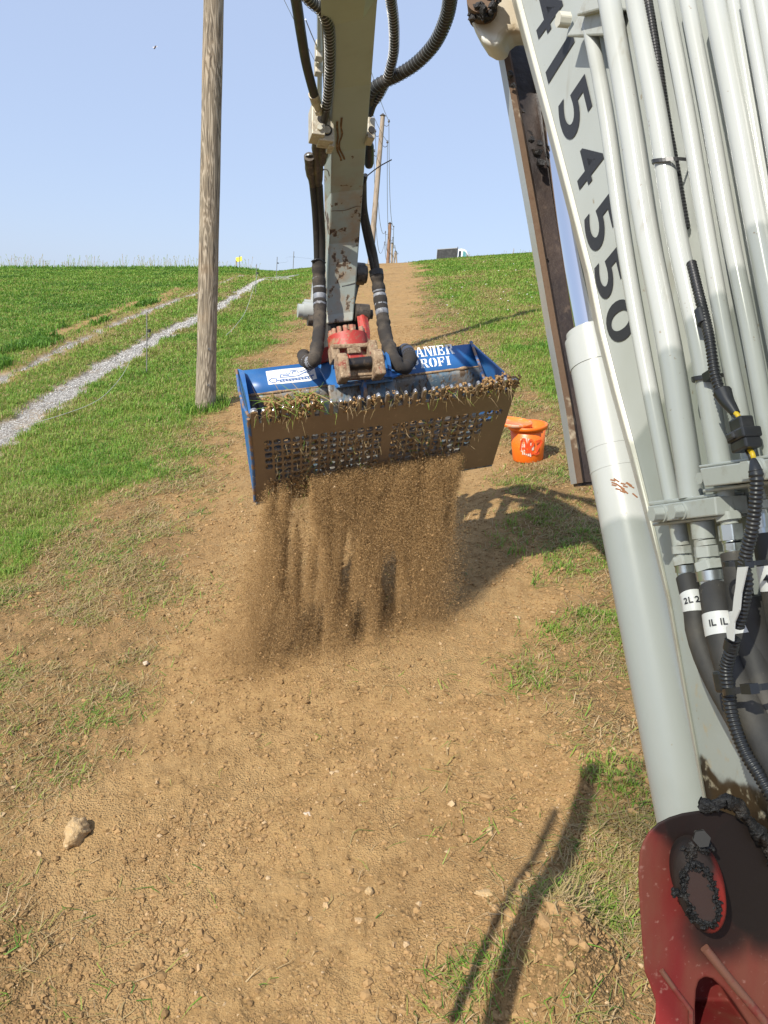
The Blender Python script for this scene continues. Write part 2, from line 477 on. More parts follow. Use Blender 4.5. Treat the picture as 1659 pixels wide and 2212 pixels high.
# live grass
x, y, d = scatter(1450000, -41, 37, 2.2, 57, 1.72)
z, l, s_, g, dr = ground_z(x, y)
patch = fbm(x * .9, y * .9, 101, 3); tuft = fbm(x * 6, y * 6, 131, 2)
keep = rng.uniform(0, 1, len(x)) < l * np.clip(.45 + 1.1 * (tuft - .3), .1, 1)
tuftR = fbm(x * 2.6, y * 2.6, 151, 3)
keep &= ~((x < 0) & (y < 3.4) & (rng.uniform(0, 1, len(x)) < .8))
keep |= (rng.uniform(0, 1, len(x)) < dr * sstep(.59 - .16 * (x > .45), .76 - .14 * (x > .45), tuftR) * np.clip(3 * (fbm(x * 11, y * 11, 161, 2) - .42), 0, 1) * np.where((x < 0) & (y < 4.6), .45, 1) * (.6 + .4 * (x > .45)))
keep &= (y > 1.0)
x, y, z, d, patch, tuft, dr = [a[keep] for a in (x, y, z, d, patch, tuft, dr)]
fieldL = sstep(.2, 1.2, pdist(x, y, RUT_B) * (x < np.interp(y, RUT_B[:, 1], RUT_B[:, 0])))
h = rng.uniform(.030, .085, len(x)) * (1 + .9 * np.clip(tuft - .5, 0, 1) * 2) * np.clip(1 - .5 * dr, .4, 1) * (1 + .25 * np.clip(d / 30, 0, 1))
w = np.maximum(.0058, .00085 * d) * rng.uniform(.7, 1.3, len(x))
verge = np.exp(-(np.minimum(pdist(x, y, RUT_A), pdist(x, y, RUT_B)) / 1.0) ** 2)
tint = np.clip(.44 + .8 * (patch - .5) + rng.normal(0, .17, len(x)) + .15 * dr + .10 * verge - .16 * fieldL + .03, 0, 1)
gr = blades('grass', np.stack([x, y, z - .006], 1), h, w, rng.uniform(.5, 1.5, len(x)), None, tint, M_GRASS)
tag(gr, 'green grass growing on the hillside beside the bare strip', 'grass', kind='stuff')

# cut grass lying about
x, y, d = scatter(900000, -38, 36, 1.6, 40, 1.6)
z, l, s_, g, dr = ground_z(x, y)
cl = fbm(x * 3.1, y * 3.1, 171, 4)
mat_ = fbm(x * .9 + 5, y * 1.4, 177, 3)
prob = dr * np.clip(.10 + 3.4 * (cl - .40) + 2.2 * (mat_ - .5), .04, 1) + s_ * .022 * sstep(.4, .6, cl) + l * .10
prob = prob * (1 - .72 * sstep(4.6, 3.2, y) * (x < .3))
keep = (rng.uniform(0, 1, len(x)) < prob) & (y > .9)
x, y, z, d = [a[keep] for a in (x, y, z, d)]
n = len(x)
prob_near = 1; ln = rng.uniform(.03, .11, n) * (1 + .01 * d); w = np.maximum(.0042, .0010 * d) * rng.uniform(.6, 1.3, n)
tint = np.clip(np.where(rng.uniform(0, 1, n) < .10 + .35 * (fbm(x * 2.3, y * 2.3, 191, 3) > .52), rng.choice([.03, .3, .6], n), rng.choice([.75, .86, .97], n, p=[.2, .4, .4])) + rng.normal(0, .05, n), 0, 1)
cg = blades('cut_grass', np.stack([x, y, z + .002], 1), ln, w, None, (.012 + .03 * rng.uniform(0, 1, n) ** 2), tint, M_GRASS)
tag(cg, 'dry cut grass lying over the brown soil', 'cut grass', kind='stuff')

# taller stalks on the skyline of the field
us = np.concatenate([rng.uniform(0, 440, 420), rng.uniform(440, 560, 60), rng.uniform(1000, 1160, 40)])
stalks = MB()
sp = []
for u in us:
    a = G(u, np.interp(u, CREST_U, CREST_V) + 1.0); sp.append(a)
sp = np.array(sp); hh = rng.uniform(.1, .8, len(sp)) ** 1.3 * np.where(fbm(us / 40, us * 0, 5, 2) > .45, 1.2, .7)
hh[us > 900] *= .5
V = []; FT = []
for q, h_ in zip(sp, hh):
    ang = rng.normal(0, .18); b = len(V); w_ = .007
    top = q + np.array([sin(ang) * h_, 0, h_ * cos(ang)])
    mid = q + np.array([sin(ang) * h_ * .45, 0, h_ * .5])
    for pnt, ww in ((q, w_), (mid, w_ * .9), (top - (top - mid) * .35, w_ * .8), (top - (top - mid) * .15, w_ * 2.2), (top, w_ * .5)):
        V += [pnt - [ww, 0, 0], pnt + [ww, 0, 0]]
    for j in range(4): FT.append([b + 2 * j, b + 2 * j + 1, b + 2 * j + 3, b + 2 * j + 2])
st = npmesh('grass_stalks', np.array(V), [np.array(FT)], M_GRASS, {'tint': np.repeat(rng.uniform(.55, .95, len(sp)), 10), 'up': np.zeros(len(V))})
tag(st, 'tall seeding grass stalks along the skyline of the field', 'grass', kind='stuff')
us = rng.uniform(0, 560, 1500); q = np.array([G(u, np.interp(u, CREST_U, CREST_V) + rng.uniform(.5, 4)) for u in us])
ce = blades('crest_grass', q, rng.uniform(.12, .32, len(q)), np.full(len(q), .05), rng.uniform(.4, 1.2, len(q)), None, np.clip(rng.normal(.18, .12, len(q)), 0, 1), M_GRASS)
tag(ce, 'ragged dark grass edging the field along the skyline', 'grass', kind='stuff')
# taller dark weeds on the field edge
us = rng.uniform(60, 330, 5000)
x, y, d = scatter(60000, -32, -12, 9, 26, 1.2)
rb = pdist(x, y, RUT_B); lft = x < np.interp(y, RUT_B[:, 1], RUT_B[:, 0]) - .2
bc = pdist(x, y, BARE_C)
keep = lft & (rb > .35) & (rb < 1.25) & (fbm(x * 1.3, y * 1.3, 61, 3) > .47) & (bc > .3)
x, y, d = x[keep], y[keep], d[keep]; z = T(x, y); n = len(x)
ev = blades('field_edge_weeds', np.stack([x, y, z], 1), rng.uniform(.10, .26, n), .0014 * d, rng.uniform(.4, 1.3, n), None, np.clip(rng.normal(.14, .10, n), 0, 1), M_GRASS)
tag(ev, 'dark rank grass growing along the far gravel rut', 'grass', kind='stuff')

# ------------------------------------------------------------------ clods and gravel
_ico = bmesh.new(); bmesh.ops.create_icosphere(_ico, subdivisions=1, radius=1)
ICO_V = np.array([v.co[:] for v in _ico.verts]); ICO_F = np.array([[v.index for v in f.verts] for f in _ico.faces]); _ico.free()
def pebbles(name, p, r, mat, tint, rough=.28, flat=.7, parent=None):
    n = len(p); nv = len(ICO_V)
    dv = ICO_V[None] * (1 + rng.normal(0, rough, (n, nv, 1)))
    sc = rng.uniform(.7, 1.3, (n, 1, 3)); sc[:, :, 2] *= flat
    a = rng.uniform(0, 2 * pi, n); ca, sa = np.cos(a), np.sin(a)
    dv = dv * sc
    dx = dv[:, :, 0] * ca[:, None] - dv[:, :, 1] * sa[:, None]; dy = dv[:, :, 0] * sa[:, None] + dv[:, :, 1] * ca[:, None]
    dv = np.stack([dx, dy, dv[:, :, 2]], -1) * r[:, None, None]
    V = (p[:, None] + dv).reshape(-1, 3)
    Fi = (np.arange(n)[:, None, None] * nv + ICO_F[None]).reshape(-1, 3)
    return npmesh(name, V, [Fi], mat, {'tint': np.repeat(tint, nv)}, parent=parent)
def tintmat(name, a, b, c, rough=.95):
    t = NT(name); ti = t.attr('tint')
    cc = t.mix(t.rng(ti, .0, .6), a, b); cc = t.mix(t.rng(ti, .93, 1.0), cc, c)
    cc = t.mix(t.math('MULTIPLY', t.rng(t.noise(140, 3), .5, .7), .4), cc, (.13, .08, .04))
    t.color(cc); t.rough(rough); t.spec(.15); return t.m
M_CLOD = tintmat('soil_clod_brown', (.225, .138, .060), (.335, .210, .096), (.46, .33, .19))
x, y, d = scatter(300000, -33, 32, 1.5, 16, 1.7)
z, l, s_, g, dr = ground_z(x, y)
nn = fbm(x * 1.7, y * 1.7, 201, 3)
keep = (rng.uniform(0, 1, len(x)) < (s_ * np.clip(.3 + 2 * (nn - .4), .15, 1) + .3 * dr)) & (y > .9)
x, y, z, d = [a[keep] for a in (x, y, z, d)]
r_ = np.minimum(.0020 * (1 / rng.uniform(.02, 1, len(x))) ** .50 + .0004 * d, .020)
pb = pebbles('soil_clods', np.stack([x, y, z + r_ * .15], 1), r_, M_CLOD, rng.uniform(0, 1, len(x)))
tag(pb, 'small crumbs and clods of brown soil strewn over the bare strip', 'soil', kind='stuff')
hx = np.concatenate([rng.normal(.62, .14, 420), rng.normal(.86, .12, 260), rng.normal(1.02, .12, 200), rng.normal(.72, .1, 160)]); hy = np.concatenate([rng.normal(1.95, .2, 420), rng.normal(2.35, .22, 260), rng.normal(2.68, .16, 200), rng.normal(2.62, .15, 160)])
hz, _, _, _, _ = ground_z(hx, hy); hr = .0035 * (1 / rng.uniform(.03, 1, len(hx))) ** .55
hp = pebbles('spoil_clods', np.stack([hx, hy, hz + hr * .2], 1), hr, M_CLOD, rng.uniform(0, .95, len(hx)))
tag(hp, 'loose lumps of soil heaped beside the machine on the lower right', 'soil', kind='stuff')
M_GRAV = tintmat('pale_gravel', (.30, .29, .27), (.45, .44, .415), (.58, .57, .545))
x, y, d = scatter(260000, -34, -2, 7, 45, 1.2)
l, s_, g, dr, ga = masks(x, y)
keep = rng.uniform(0, 1, len(x)) < g * (.35 + .65 * (ga > .4))
x, y, d = x[keep], y[keep], d[keep]
z = T(x, y) - .05
r_ = np.maximum(.008, .0008 * d) * rng.uniform(.5, 1.4, len(x))
gv = pebbles('rut_gravel', np.stack([x, y, z + r_ * .2], 1), r_, M_GRAV, rng.uniform(0, 1, len(x)))
tag(gv, 'pale crushed gravel in the two wheel ruts of the track', 'gravel', kind='stuff')
# ================================================================== excavator
M_WHITE = M('machine_white_paint', (.38, .40, .385), .30, 0, [(2.5, (.33, .35, .325), .45, .7, 4), (55, (.33, .30, .24), .70, .76, 5), (7, (.38, .37, .31), .62, .8, 5)], (180, .05, .002))
M_PIPE = M('pipe_white_paint', (.40, .42, .40), .14, 0, [(3, (.35, .365, .335), .5, .75, 4), (70, (.25, .20, .14), .69, .75, 4), (22, (.29, .275, .22), .62, .78, 4, (1, 1, .12))])
M_RIM = M('yellowed_white_paint', (.50, .49, .41), .35, 0, [(9, (.40, .36, .26), .55, .75, 5), (70, (.33, .27, .18), .66, .74, 4)])
M_RUST = M('rusty_edge', (.115, .07, .04), .8, 0, [(9, (.42, .36, .26), .58, .68, 5), (30, (.10, .055, .03), .55, .7, 5)], (60, .4, .004))
M_GREASE = M('old_grease', (.011, .010, .010), .55, 0, [(30, (.035, .026, .02), .5, .7, 4)], (70, .9, .012))
M_GREASY = M('greasy_brown_steel', (.048, .032, .024), .55, 0, [(5, (.016, .011, .010), .42, .62, 5, (1, 1, .25)), (26, (.085, .060, .044), .58, .72, 5)], (22, .8, .008))
M_CHROME = M('chrome_rod', (.82, .83, .85), .06, 1.0)
M_RUBBER = M('black_hose_rubber', (.022, .021, .020), .55, 0, [(12, (.058, .050, .042), .50, .75, 5)], (60, .2, .003))
M_RUBBER2 = M('dusty_hose_rubber', (.034, .032, .030), .65, 0, [(6, (.095, .082, .066), .42, .72, 5), (50, (.14, .12, .095), .66, .75, 4)], (60, .25, .003))
M_PLASTIC = M('black_plastic', (.020, .021, .023), .38, 0, [(20, (.045, .043, .042), .5, .75, 4)])
M_SPRING = M('spring_wire', (.34, .34, .33), .4, .8, [(20, (.16, .15, .13), .5, .7, 4)])
M_SLEEVE = M('fabric_sleeve', (.026, .022, .019), .9, 0, [(8, (.075, .060, .044), .42, .68, 5), (60, (.022, .02, .018), .55, .7, 4)], (140, .4, .003))
M_TAPE = M('grey_tape', (.20, .21, .23), .55, 0, [(30, (.09, .09, .10), .5, .65, 5), (10, (.11, .15, .22), .55, .75, 4)], (40, .3, .003))
M_ZINC = M('zinc_fitting', (.52, .55, .55), .28, .85, [(25, (.36, .38, .34), .5, .7, 4)])
M_STEELDK = M('dark_worn_steel', (.10, .085, .07), .5, .5, [(18, (.20, .155, .11), .5, .7, 5), (50, (.05, .04, .035), .5, .7, 4)], (50, .3, .003))
M_FITT = M('dusty_steel_fitting', (.46, .42, .33), .55, .2, [(20, (.27, .22, .15), .5, .7, 5), (70, (.60, .57, .48), .55, .7, 4)], (80, .3, .002))
M_RED = M('red_paint', (.36, .035, .024), .5, 0, [(16, (.30, .175, .10), .52, .64, 5), (60, (.23, .12, .07), .55, .68, 4)], (60, .3, .003))
M_MUD = M('dried_mud', (.30, .215, .135), .95, 0, [(26, (.17, .105, .06), .46, .64, 5), (11, (.24, .07, .045), .60, .68, 5), (90, (.42, .33, .22), .55, .7, 3)], (60, .7, .008))
M_INK = M('black_lettering', (.020, .020, .024), .55, 0, [(300, (.14, .14, .13), .66, .76, 3)])
M_DARK = M('shadowed_steel', (.022, .020, .018), .7)
M_TAG = M('white_hose_label', (.62, .62, .60), .45, 0, [(40, (.62, .60, .57), .55, .75, 4)])
M_YELLOW = M('yellow_wire', (.62, .42, .02), .45)
M_NUT = M('painted_nut', (.40, .42, .39), .4, 0, [(40, (.34, .34, .30), .5, .7, 4)])

# stick paint: chipped down to rust, worst towards the bucket
def stick_mat():
    t = NT('stick_paint')
    c = t.mix(t.rng(t.noise(3, 4, .6, (1, 1, .3)), .4, .7), (.33, .375, .345), (.275, .31, .28))
    ch = t.noise(17, 6, .62, (1, 1, .8)); big = t.noise(2.2, 3)
    zz = t.n.new('ShaderNodeSeparateXYZ'); t.l.new(t.co, zz.inputs[0])
    low = t.rng(zz.outputs['Y'], STICK_Y0, STICK_Y1)
    thr = t.math('SUBTRACT', .725, t.math('MULTIPLY', low, .135))
    thr = t.math('SUBTRACT', thr, t.math('MULTIPLY', t.rng(big, .5, .7), .04))
    chip = t.math('GREATER_THAN', ch, thr)
    edge_ = t.math('GREATER_THAN', ch, t.math('SUBTRACT', thr, .025))
    c = t.mix(t.math('MULTIPLY', low, t.rng(t.noise(9, 5), .42, .7)), c, (.30, .23, .16))
    c = t.mix(t.math('MULTIPLY', edge_, .6), c, (.26, .16, .08)); c = t.mix(chip, c, (.075, .048, .030))
    t.color(c); t.rough(.5); t.bump(ch, .15, .003); return t.m

A15 = radians(15)
AR = cos(A15) * CR + sin(A15) * CF          # across the arm
AF = -sin(A15) * CR + cos(A15) * CF         # away along the arm plane
AU = CU
EXC = thing('excavator', (0.9, 0.6, float(T(.9, .6))), 'white excavator with red boom foot and hosed arm reaching over the soil', 'excavator')
LOC[EXC] = np.array(EXC.location)

# ---- dipper arm: tapering box beam running away from the boom
st_u = [(-120, 1322, 1512, 2.45), (0, 1319.5, 1490, 2.67), (350, 1312, 1463, 3.25), (600, 1306, 1442, 3.70), (760, 1303, 1430, 3.97), (962, 1296, 1416, 4.19), (1120, 1291, 1404, 4.28), (1240, 1287, 1394, 4.33), (1275, 1287, 1391, 4.33)]
fl = [Q(a, v, Z) for v, a, b, Z in st_u]; fr = [Q(b, v - (b - a) * .12, Z + (b - a) / 3024 * .55) for v, a, b, Z in st_u]
fl.insert(0, fl[0] + (fl[0] - fl[1]) * 3.2); fr.insert(0, fr[0] + (fr[0] - fr[1]) * 3.2)      # runs on up towards its pivot
dep = [.30, .28, .27, .24, .21, .19, .17, .16, .15, .15]
STICK_Y0, STICK_Y1 = fl[4][1] - LOC[EXC][1] - .05, fl[-1][1] - LOC[EXC][1]
M_STICK = stick_mat()
b = MB(); n = len(fl)
bl = [p + AF * d + AU * .02 for p, d in zip(fl, dep)]; br = [p + AF * d + AU * .02 for p, d in zip(fr, dep)]
rows = list(zip(fl, fr, br, bl)); vs = [p for r in rows for p in r]; fs = []
for i in range(n - 1):
    for k in range(4):
        k2 = (k + 1) % 4; fs.append((i * 4 + k, i * 4 + k2, i * 4 + 4 + k2, i * 4 + 4 + k))
fs += [(3, 2, 1, 0), tuple(4 * (n - 1) + k for k in range(4))]
b.add(vs, fs)
arm = b.build('dipper_arm', M_STICK, EXC, bevel=.008, seg=2)
# rusty wear strip on the left edge of the arm foot, two scrapes on the face
M_SCR = M('rust_scrape', (.13, .075, .04), .85, 0, [(40, (.24, .15, .08), .5, .65, 4)])
fl = fl[1:]; fr = fr[1:]; n -= 1
nf = np.cross(fr[2] - fl[2], fl[3] - fl[2]); nf /= np.linalg.norm(nf); nf = nf if nf @ (CAM - fl[2]) > 0 else -nf
def onface(x, y):
    v = y; i = np.interp(v, [r[0] for r in st_u], range(n)); k = int(min(i, n - 2)); f = i - k
    l = fl[k] * (1 - f) + fl[k + 1] * f; r = fr[k] * (1 - f) + fr[k + 1] * f
    xl = st_u[k][1] * (1 - f) + st_u[k + 1][1] * f; xr = st_u[k][2] * (1 - f) + st_u[k + 1][2] * f
    return l + (r - l) * (x - xl) / (xr - xl) + nf * .0025
def ribbon(mb, pts, wid, nrm, mi=0):
    pts = [np.asarray(p) for p in pts]; vs = []
    for i, p in enumerate(pts):
        t_ = pts[min(i + 1, len(pts) - 1)] - pts[max(i - 1, 0)]
        s_ = np.cross(t_, nrm); s_ /= np.linalg.norm(s_) + 1e-9
        ww = (wid[i] if hasattr(wid, '__len__') else wid) / 2
        vs += [p - s_ * ww, p + s_ * ww]
    mb.add(vs, [(2 * i, 2 * i + 1, 2 * i + 3, 2 * i + 2) for i in range(len(pts) - 1)], False, mi)
c5 = lambda x, y: (1150 + x * .3164, y * .3164)
for pts in ([(562, 1485), (560, 1560), (570, 1680), (558, 1790), (565, 1880), (600, 1960), (612, 2005)], [(618, 1445), (608, 1560), (622, 1660), (590, 1760), (588, 1850), (630, 1940), (652, 1995)]):
    cv, _ = curve([onface(*c5(*p)) for p in pts], .02)
    w = MB(); ribbon(w, cv, [.007 + .004 * rng.random() for _ in cv], nf); w.build('rust_scrape', M_SCR, arm)
cv, _ = curve([onface(1150 + x * .3617, 600 + y * .3617) for x, y in [(420, 628), (480, 632), (560, 640), (650, 625), (700, 610), (750, 622)]], .02)
w = MB(); ribbon(w, cv, [.004 + .004 * rng.random() for _ in cv], nf); w.build('rust_scrape', M_SCR, arm)
cv, _ = curve([onface(1150 + x * .3617, 600 + y * .3617) for x, y in [(540, 1470), (600, 1465), (700, 1450)]], .02)
w = MB(); ribbon(w, cv, [.004 + .005 * rng.random() for _ in cv], nf); w.build('rust_scrape', M_SCR, arm)
# link and pin bosses at the arm foot
m_ = MB()
def boss(mb, x, y, Z, r, h, ax=AR, n_=20, mi=0):
    c = Q(x, y, Z); mb.cyl(c - ax * h / 2, c + ax * h / 2, r, n_, mi)
boss(m_, 1226, 1226, 4.36, .050, .10); boss(m_, 1214, 1226, 4.345, .038, .12)
m_.prism([Q(1238, 1060, 4.40), Q(1270, 1050, 4.42), Q(1280, 1260, 4.42), Q(1232, 1270, 4.38), Q(1215, 1215, 4.38), Q(1228, 1170, 4.38)], AF * .05)
boss(m_, 1215, 1192, 4.37, .018, .05)
m_.build('arm_pin_boss', M_WHITE, EXC, bevel=.006)
m_ = MB(); boss(m_, 1232, 1262, 4.33, .036, .06, n_=6); m_.build('pin_nut', M_STEELDK, EXC, bevel=.004)
m_ = MB()
boss(m_, 1416, 1078, 4.42, .062, .05); boss(m_, 1402, 1078, 4.44, .05, .12)
m_.prism([Q(1400, 1030, 4.47), Q(1420, 1040, 4.47), Q(1430, 1090, 4.5), Q(1412, 1135, 4.5), Q(1398, 1200, 4.48), Q(1395, 1080, 4.47)], AF * .04)
m_.build('bucket_link', M_STEELDK, EXC, bevel=.005)
m_ = MB()
m_.prism([Q(1398, 1200, 4.37), Q(1416, 1198, 4.37), Q(1430, 1225, 4.35), Q(1441, 1300, 4.28), Q(1442, 1352, 4.24), Q(1418, 1345, 4.26), Q(1410, 1290, 4.3)], AR * .03 + AF * .02)
m_.build('coupler_cheek', M_RED, EXC, bevel=.004)
m_ = MB(); boss(m_, 1424, 1232, 4.38, .05, .08); boss(m_, 1432, 1236, 4.38, .03, .10, n_=6); m_.build('coupler_pin', M_STEELDK, EXC, bevel=.004)
m_ = MB(); m_.box(Q(1342, 1290, 4.46), AR, AF, AU, .10, .05, .085); m_.box(Q(1298, 1345, 4.4), AR, AF, AU, .03, .05, .15)
m_.build('coupler_body', M_DARK, EXC, bevel=.01)
m_ = MB(); m_.box(Q(1385, 1288, 4.30), AR, AF, AU, .02, .004, .014); m_.build('rating_plate', M_MUD, EXC)

# ---- red tilting coupler with a ring of bolts
TU = CU * cos(radians(22)) - CF * sin(radians(22)) * -1.0
TU = AU * cos(radians(8)) + AF * sin(radians(8)); TU /= np.linalg.norm(TU)
TFv = np.cross(TU, AR); TFv = TFv if TFv @ CF > 0 else -TFv; TR = np.cross(TFv, TU); TR = TR if TR @ CR > 0 else -TR
# tilt everything across the slope like the bucket
SL = radians(6.6)
TR2 = cos(SL) * TR + sin(SL) * TU; TU2 = cos(SL) * TU - sin(SL) * TR
RC = Q(1366, 1325, 4.16)
ring = MB(); ring.cyl(RC - TU2 * .10, RC - TU2 * .004, .108, 40); ring.cyl(RC - TU2 * .004, RC + TU2 * .004, .074, 32)
ring_o = ring.build('coupler_ring', M_RED, EXC, bevel=.006)
M_BOLT = M('bolt_red_mud', (.33, .13, .085), .8, 0, [(40, (.36, .25, .16), .48, .62, 4)])
for k in range(16):
    a = 2 * pi * (k + .3) / 16
    if abs(((a - radians(-58)) + pi) % (2 * pi) - pi) < .2: continue
    c = RC + .088 * (cos(a) * TR2 + sin(a) * TFv)
    m_ = MB(); m_.cyl(c - TU2 * .004, c + TU2 * .030, .0135, 12); m_.cyl(c + TU2 * .030, c + TU2 * .031, .008, 6, 1)
    m_.build('ring_bolt', [M_BOLT, M_STEELDK], ring_o, bevel=.002)
FR = MB()
FR.box(Q(1376, 1368, 4.03), TR2, TFv, TU2, .100, .030, .012)
FR.box(Q(1316, 1396, 4.03), TR2, TFv, TU2, .022, .05, .042); FR.box(Q(1462, 1380, 4.05), TR2, TFv, TU2, .024, .05, .042)
FR.build('coupler_frame', M_MUD, EXC, bevel=.008)
m_ = MB()
m_.box(Q(1390, 1412, 4.06), TR2, TFv, TU2, .075, .02, .045); m_.box(Q(1398, 1418, 4.0), TR2, TFv, TU2, .036, .03, .040)
m_.prism([Q(1270, 1375, 4.15), Q(1300, 1395, 4.15), Q(1294, 1424, 4.15), Q(1258, 1427, 4.15), Q(1266, 1395, 4.15)], TFv * .05)
m_.prism([Q(1268, 1370, 4.22), Q(1292, 1362, 4.22), Q(1302, 1400, 4.22), Q(1272, 1400, 4.22)], TFv * .05)
m_.build('coupler_core', M_RED, EXC, bevel=.005)
m_ = MB(); m_.box(Q(1394, 1381, 3.97), TR2, TFv, TU2, .036, .01, .016); m_.build('core_block', M_MUD, EXC, bevel=.006)
m_ = MB(); m_.box(Q(1414, 1470, 3.93), TR2, TFv, TU2, .072, .035, .024); m_.box(Q(1416, 1488, 3.92), TR2, TFv, TU2, .065, .02, .007)
m_.build('coupler_bar', M_MUD, EXC, bevel=.012, seg=3)

# ---- hoses on the arm
def hose(name, pts, r, mat, parent=EXC, n_=10, step=.02, rf=None):
    cv, s = curve(pts, step); rr = [r if rf is None else rf(x, s[-1]) * r for x in s]
    m = MB(); m.tube(cv, rr, n_); return m.build(name, mat, parent), cv, s
def spring(cv, s, r, wire, pitch, parent, s0=0, s1=1e9, mat=None):
    T_ = np.gradient(cv, axis=0); T_ /= np.linalg.norm(T_, axis=1)[:, None]
    N = np.cross(T_[0], [0.3, 1, .2]); N /= np.linalg.norm(N); fr_ = []
    for t_ in T_:
        N = N - t_ * (N @ t_); N /= np.linalg.norm(N); fr_.append(N.copy())
    fr_ = np.array(fr_); e = min(s[-1], s1)
    ss = np.arange(s0, e, pitch / 12); pts = []
    for x in ss:
        p = np.array([np.interp(x, s, cv[:, k]) for k in range(3)]); t_ = np.array([np.interp(x, s, T_[:, k]) for k in range(3)]); N = np.array([np.interp(x, s, fr_[:, k]) for k in range(3)])
        N /= np.linalg.norm(N); B = np.cross(t_, N); a = 2 * pi * x / pitch
        pts.append(p + r * (cos(a) * N + sin(a) * B))
    m = MB(); m.tube(pts, wire, 4, True); return m.build('spring_guard', mat or M_SPRING, parent)
D = lambda L: [P(*q) for q in L]
_sv = [r[0] * K for r in st_u]; _sz = [r[3] for r in st_u]
SZ = lambda v: float(np.interp(v, _sv, _sz))
A_ = lambda L, o=-.03: [P(u, v, SZ(v) + (q[0] if q else o)) for u, v, *q in L]
def hose_arm(name, pts, r, mat): return hose(name, pts, r * 1.13, mat)
def spring_arm(cv, s, r, w_, p_, par, *k): return spring(cv, s, r * 1.13, w_, p_, par, *k)
# thick plain hose to the left manifold
h1, cv, s = hose_arm('hydraulic_hose', A_([(628, -60), (641, 10), (650, 70), (662, 140), (679, 206)], -.03), .0175, M_RUBBER)
def fitting(pts, parent=EXC, mat=M_FITT, name='hose_fitting', hexn=None):
    pts = [(p, r * 1.13) for p, r in pts]
    """pts: (point, radius) pairs along the axis"""
    m = MB()
    for (a, ra), (b_, rb) in zip(pts[:-1], pts[1:]):
        m.tube([a, b_], [ra, rb], hexn or 14, True, 0, not hexn)
    return m.build(name, mat, parent, bevel=.0015)
fitting([(P(677, 203, SZ(203) + -.03), .0195), (P(683, 222, SZ(222) + -.03), .0195)], h1); fitting([(P(683, 222, SZ(222) + -.03), .014), (P(688, 238, SZ(238) + -.03), .014)], h1)
fitting([(P(687, 234, SZ(234) + -.03), .019), (P(689, 242, SZ(242) + -.03), .019)], h1, hexn=6)
# spring-guarded hose beside the arm
h2, cv, s = hose_arm('hydraulic_hose', A_([(640, -40), (672, 2), (697, 24), (710, 60), (713, 110), (712, 170), (706, 225), (699, 262)], -.03), .0165, M_RUBBER)
spring_arm(cv, s, .0195, .0016, .021, h2, 0, s[-1] - .10)
# manifolds
bc = P(684, 268, SZ(268) - .02); blk = MB(); blk.box(bc, AR, AF, CU, .030, .05, .070)
o = blk.build('hose_manifold', M_FITT, EXC, bevel=.004)
for z in (.038, -.042):
    m_ = MB(); c = bc + CU * z + AR * .004; m_.cyl(c - AF * .049, c - AF * .062, .012, 10); m_.build('manifold_bolt', M_RIM, o, bevel=.003)
m_ = MB(); c = bc + AR * .012; m_.cyl(c - AF * .049, c - AF * .053, .018, 16); m_.build('manifold_port', M_DARK, o)
bc = P(702, 287, SZ(287) - .05); blk = MB(); blk.box(bc, AR, AF, CU, .034, .04, .054); blk.box(bc + AR * .03 + AF * .03, AR, AF, CU, .014, .04, .062)
o = blk.build('hose_manifold', M_FITT, EXC, bevel=.004)
m_ = MB(); c = bc - CU * .008; m_.cyl(c - AF * .039, c - AF * .043, .025, 20); m_.build('manifold_port', M_DARK, o)
m_ = MB(); m_.cyl(c - AF * .043, c - AF * .050, .017, 20); m_.build('port_plug', M_FITT, o, bevel=.003)
# coupling under the second manifold, dark pair behind it
fitting([(P(699, 311, SZ(311) + -.03), .015), (P(697, 318, SZ(318) + -.03), .024), (P(697, 334, SZ(334) + -.03), .024), (P(696, 336, SZ(336) + -.03), .020), (P(695, 348, SZ(348) + -.03), .020), (P(694, 354, SZ(354) + -.03), .015)], EXC, M_STEELDK, 'quick_coupling')
fitting([(P(683, 305, SZ(305) + -.03), .016), (P(683, 320, SZ(320) + -.03), .020), (P(684, 340, SZ(340) + -.03), .016), (P(686, 352, SZ(352) + -.03), .021), (P(687, 362, SZ(362) + -.03), .023), (P(687, 388, SZ(388) + -.03), .021), (P(688, 400, SZ(400) + -.03), .015)], EXC, M_STEELDK, 'quick_coupling')
qc = fitting([(P(668, 338, SZ(338) + -.03), .023), (P(669, 351, SZ(351) + -.03), .0225), (P(669, 353, SZ(353) + -.03), .0205), (P(670, 362, SZ(362) + -.03), .0235), (P(672, 377, SZ(377) + -.03), .022), (P(674, 386, SZ(386) + -.03), .018), (P(676, 403, SZ(403) + -.03), .0155)], EXC, M_STEELDK, 'quick_coupling')
m_ = MB(); m_.cyl(P(668, 338.5, SZ(338.5) - .03), P(667.8, 336.5, SZ(338.5) - .03), .019, 20); m_.build('coupling_cap', M_ZINC, qc, bevel=.002)
m_ = MB(); cv, _ = curve(A_([(671, 381), (679, 382), (690, 376), (700, 366), (708, 368), (711, 380)], -.03), .015); m_.tube(cv, .003, 5); m_.build('tie_wire', M_SPRING, EXC)
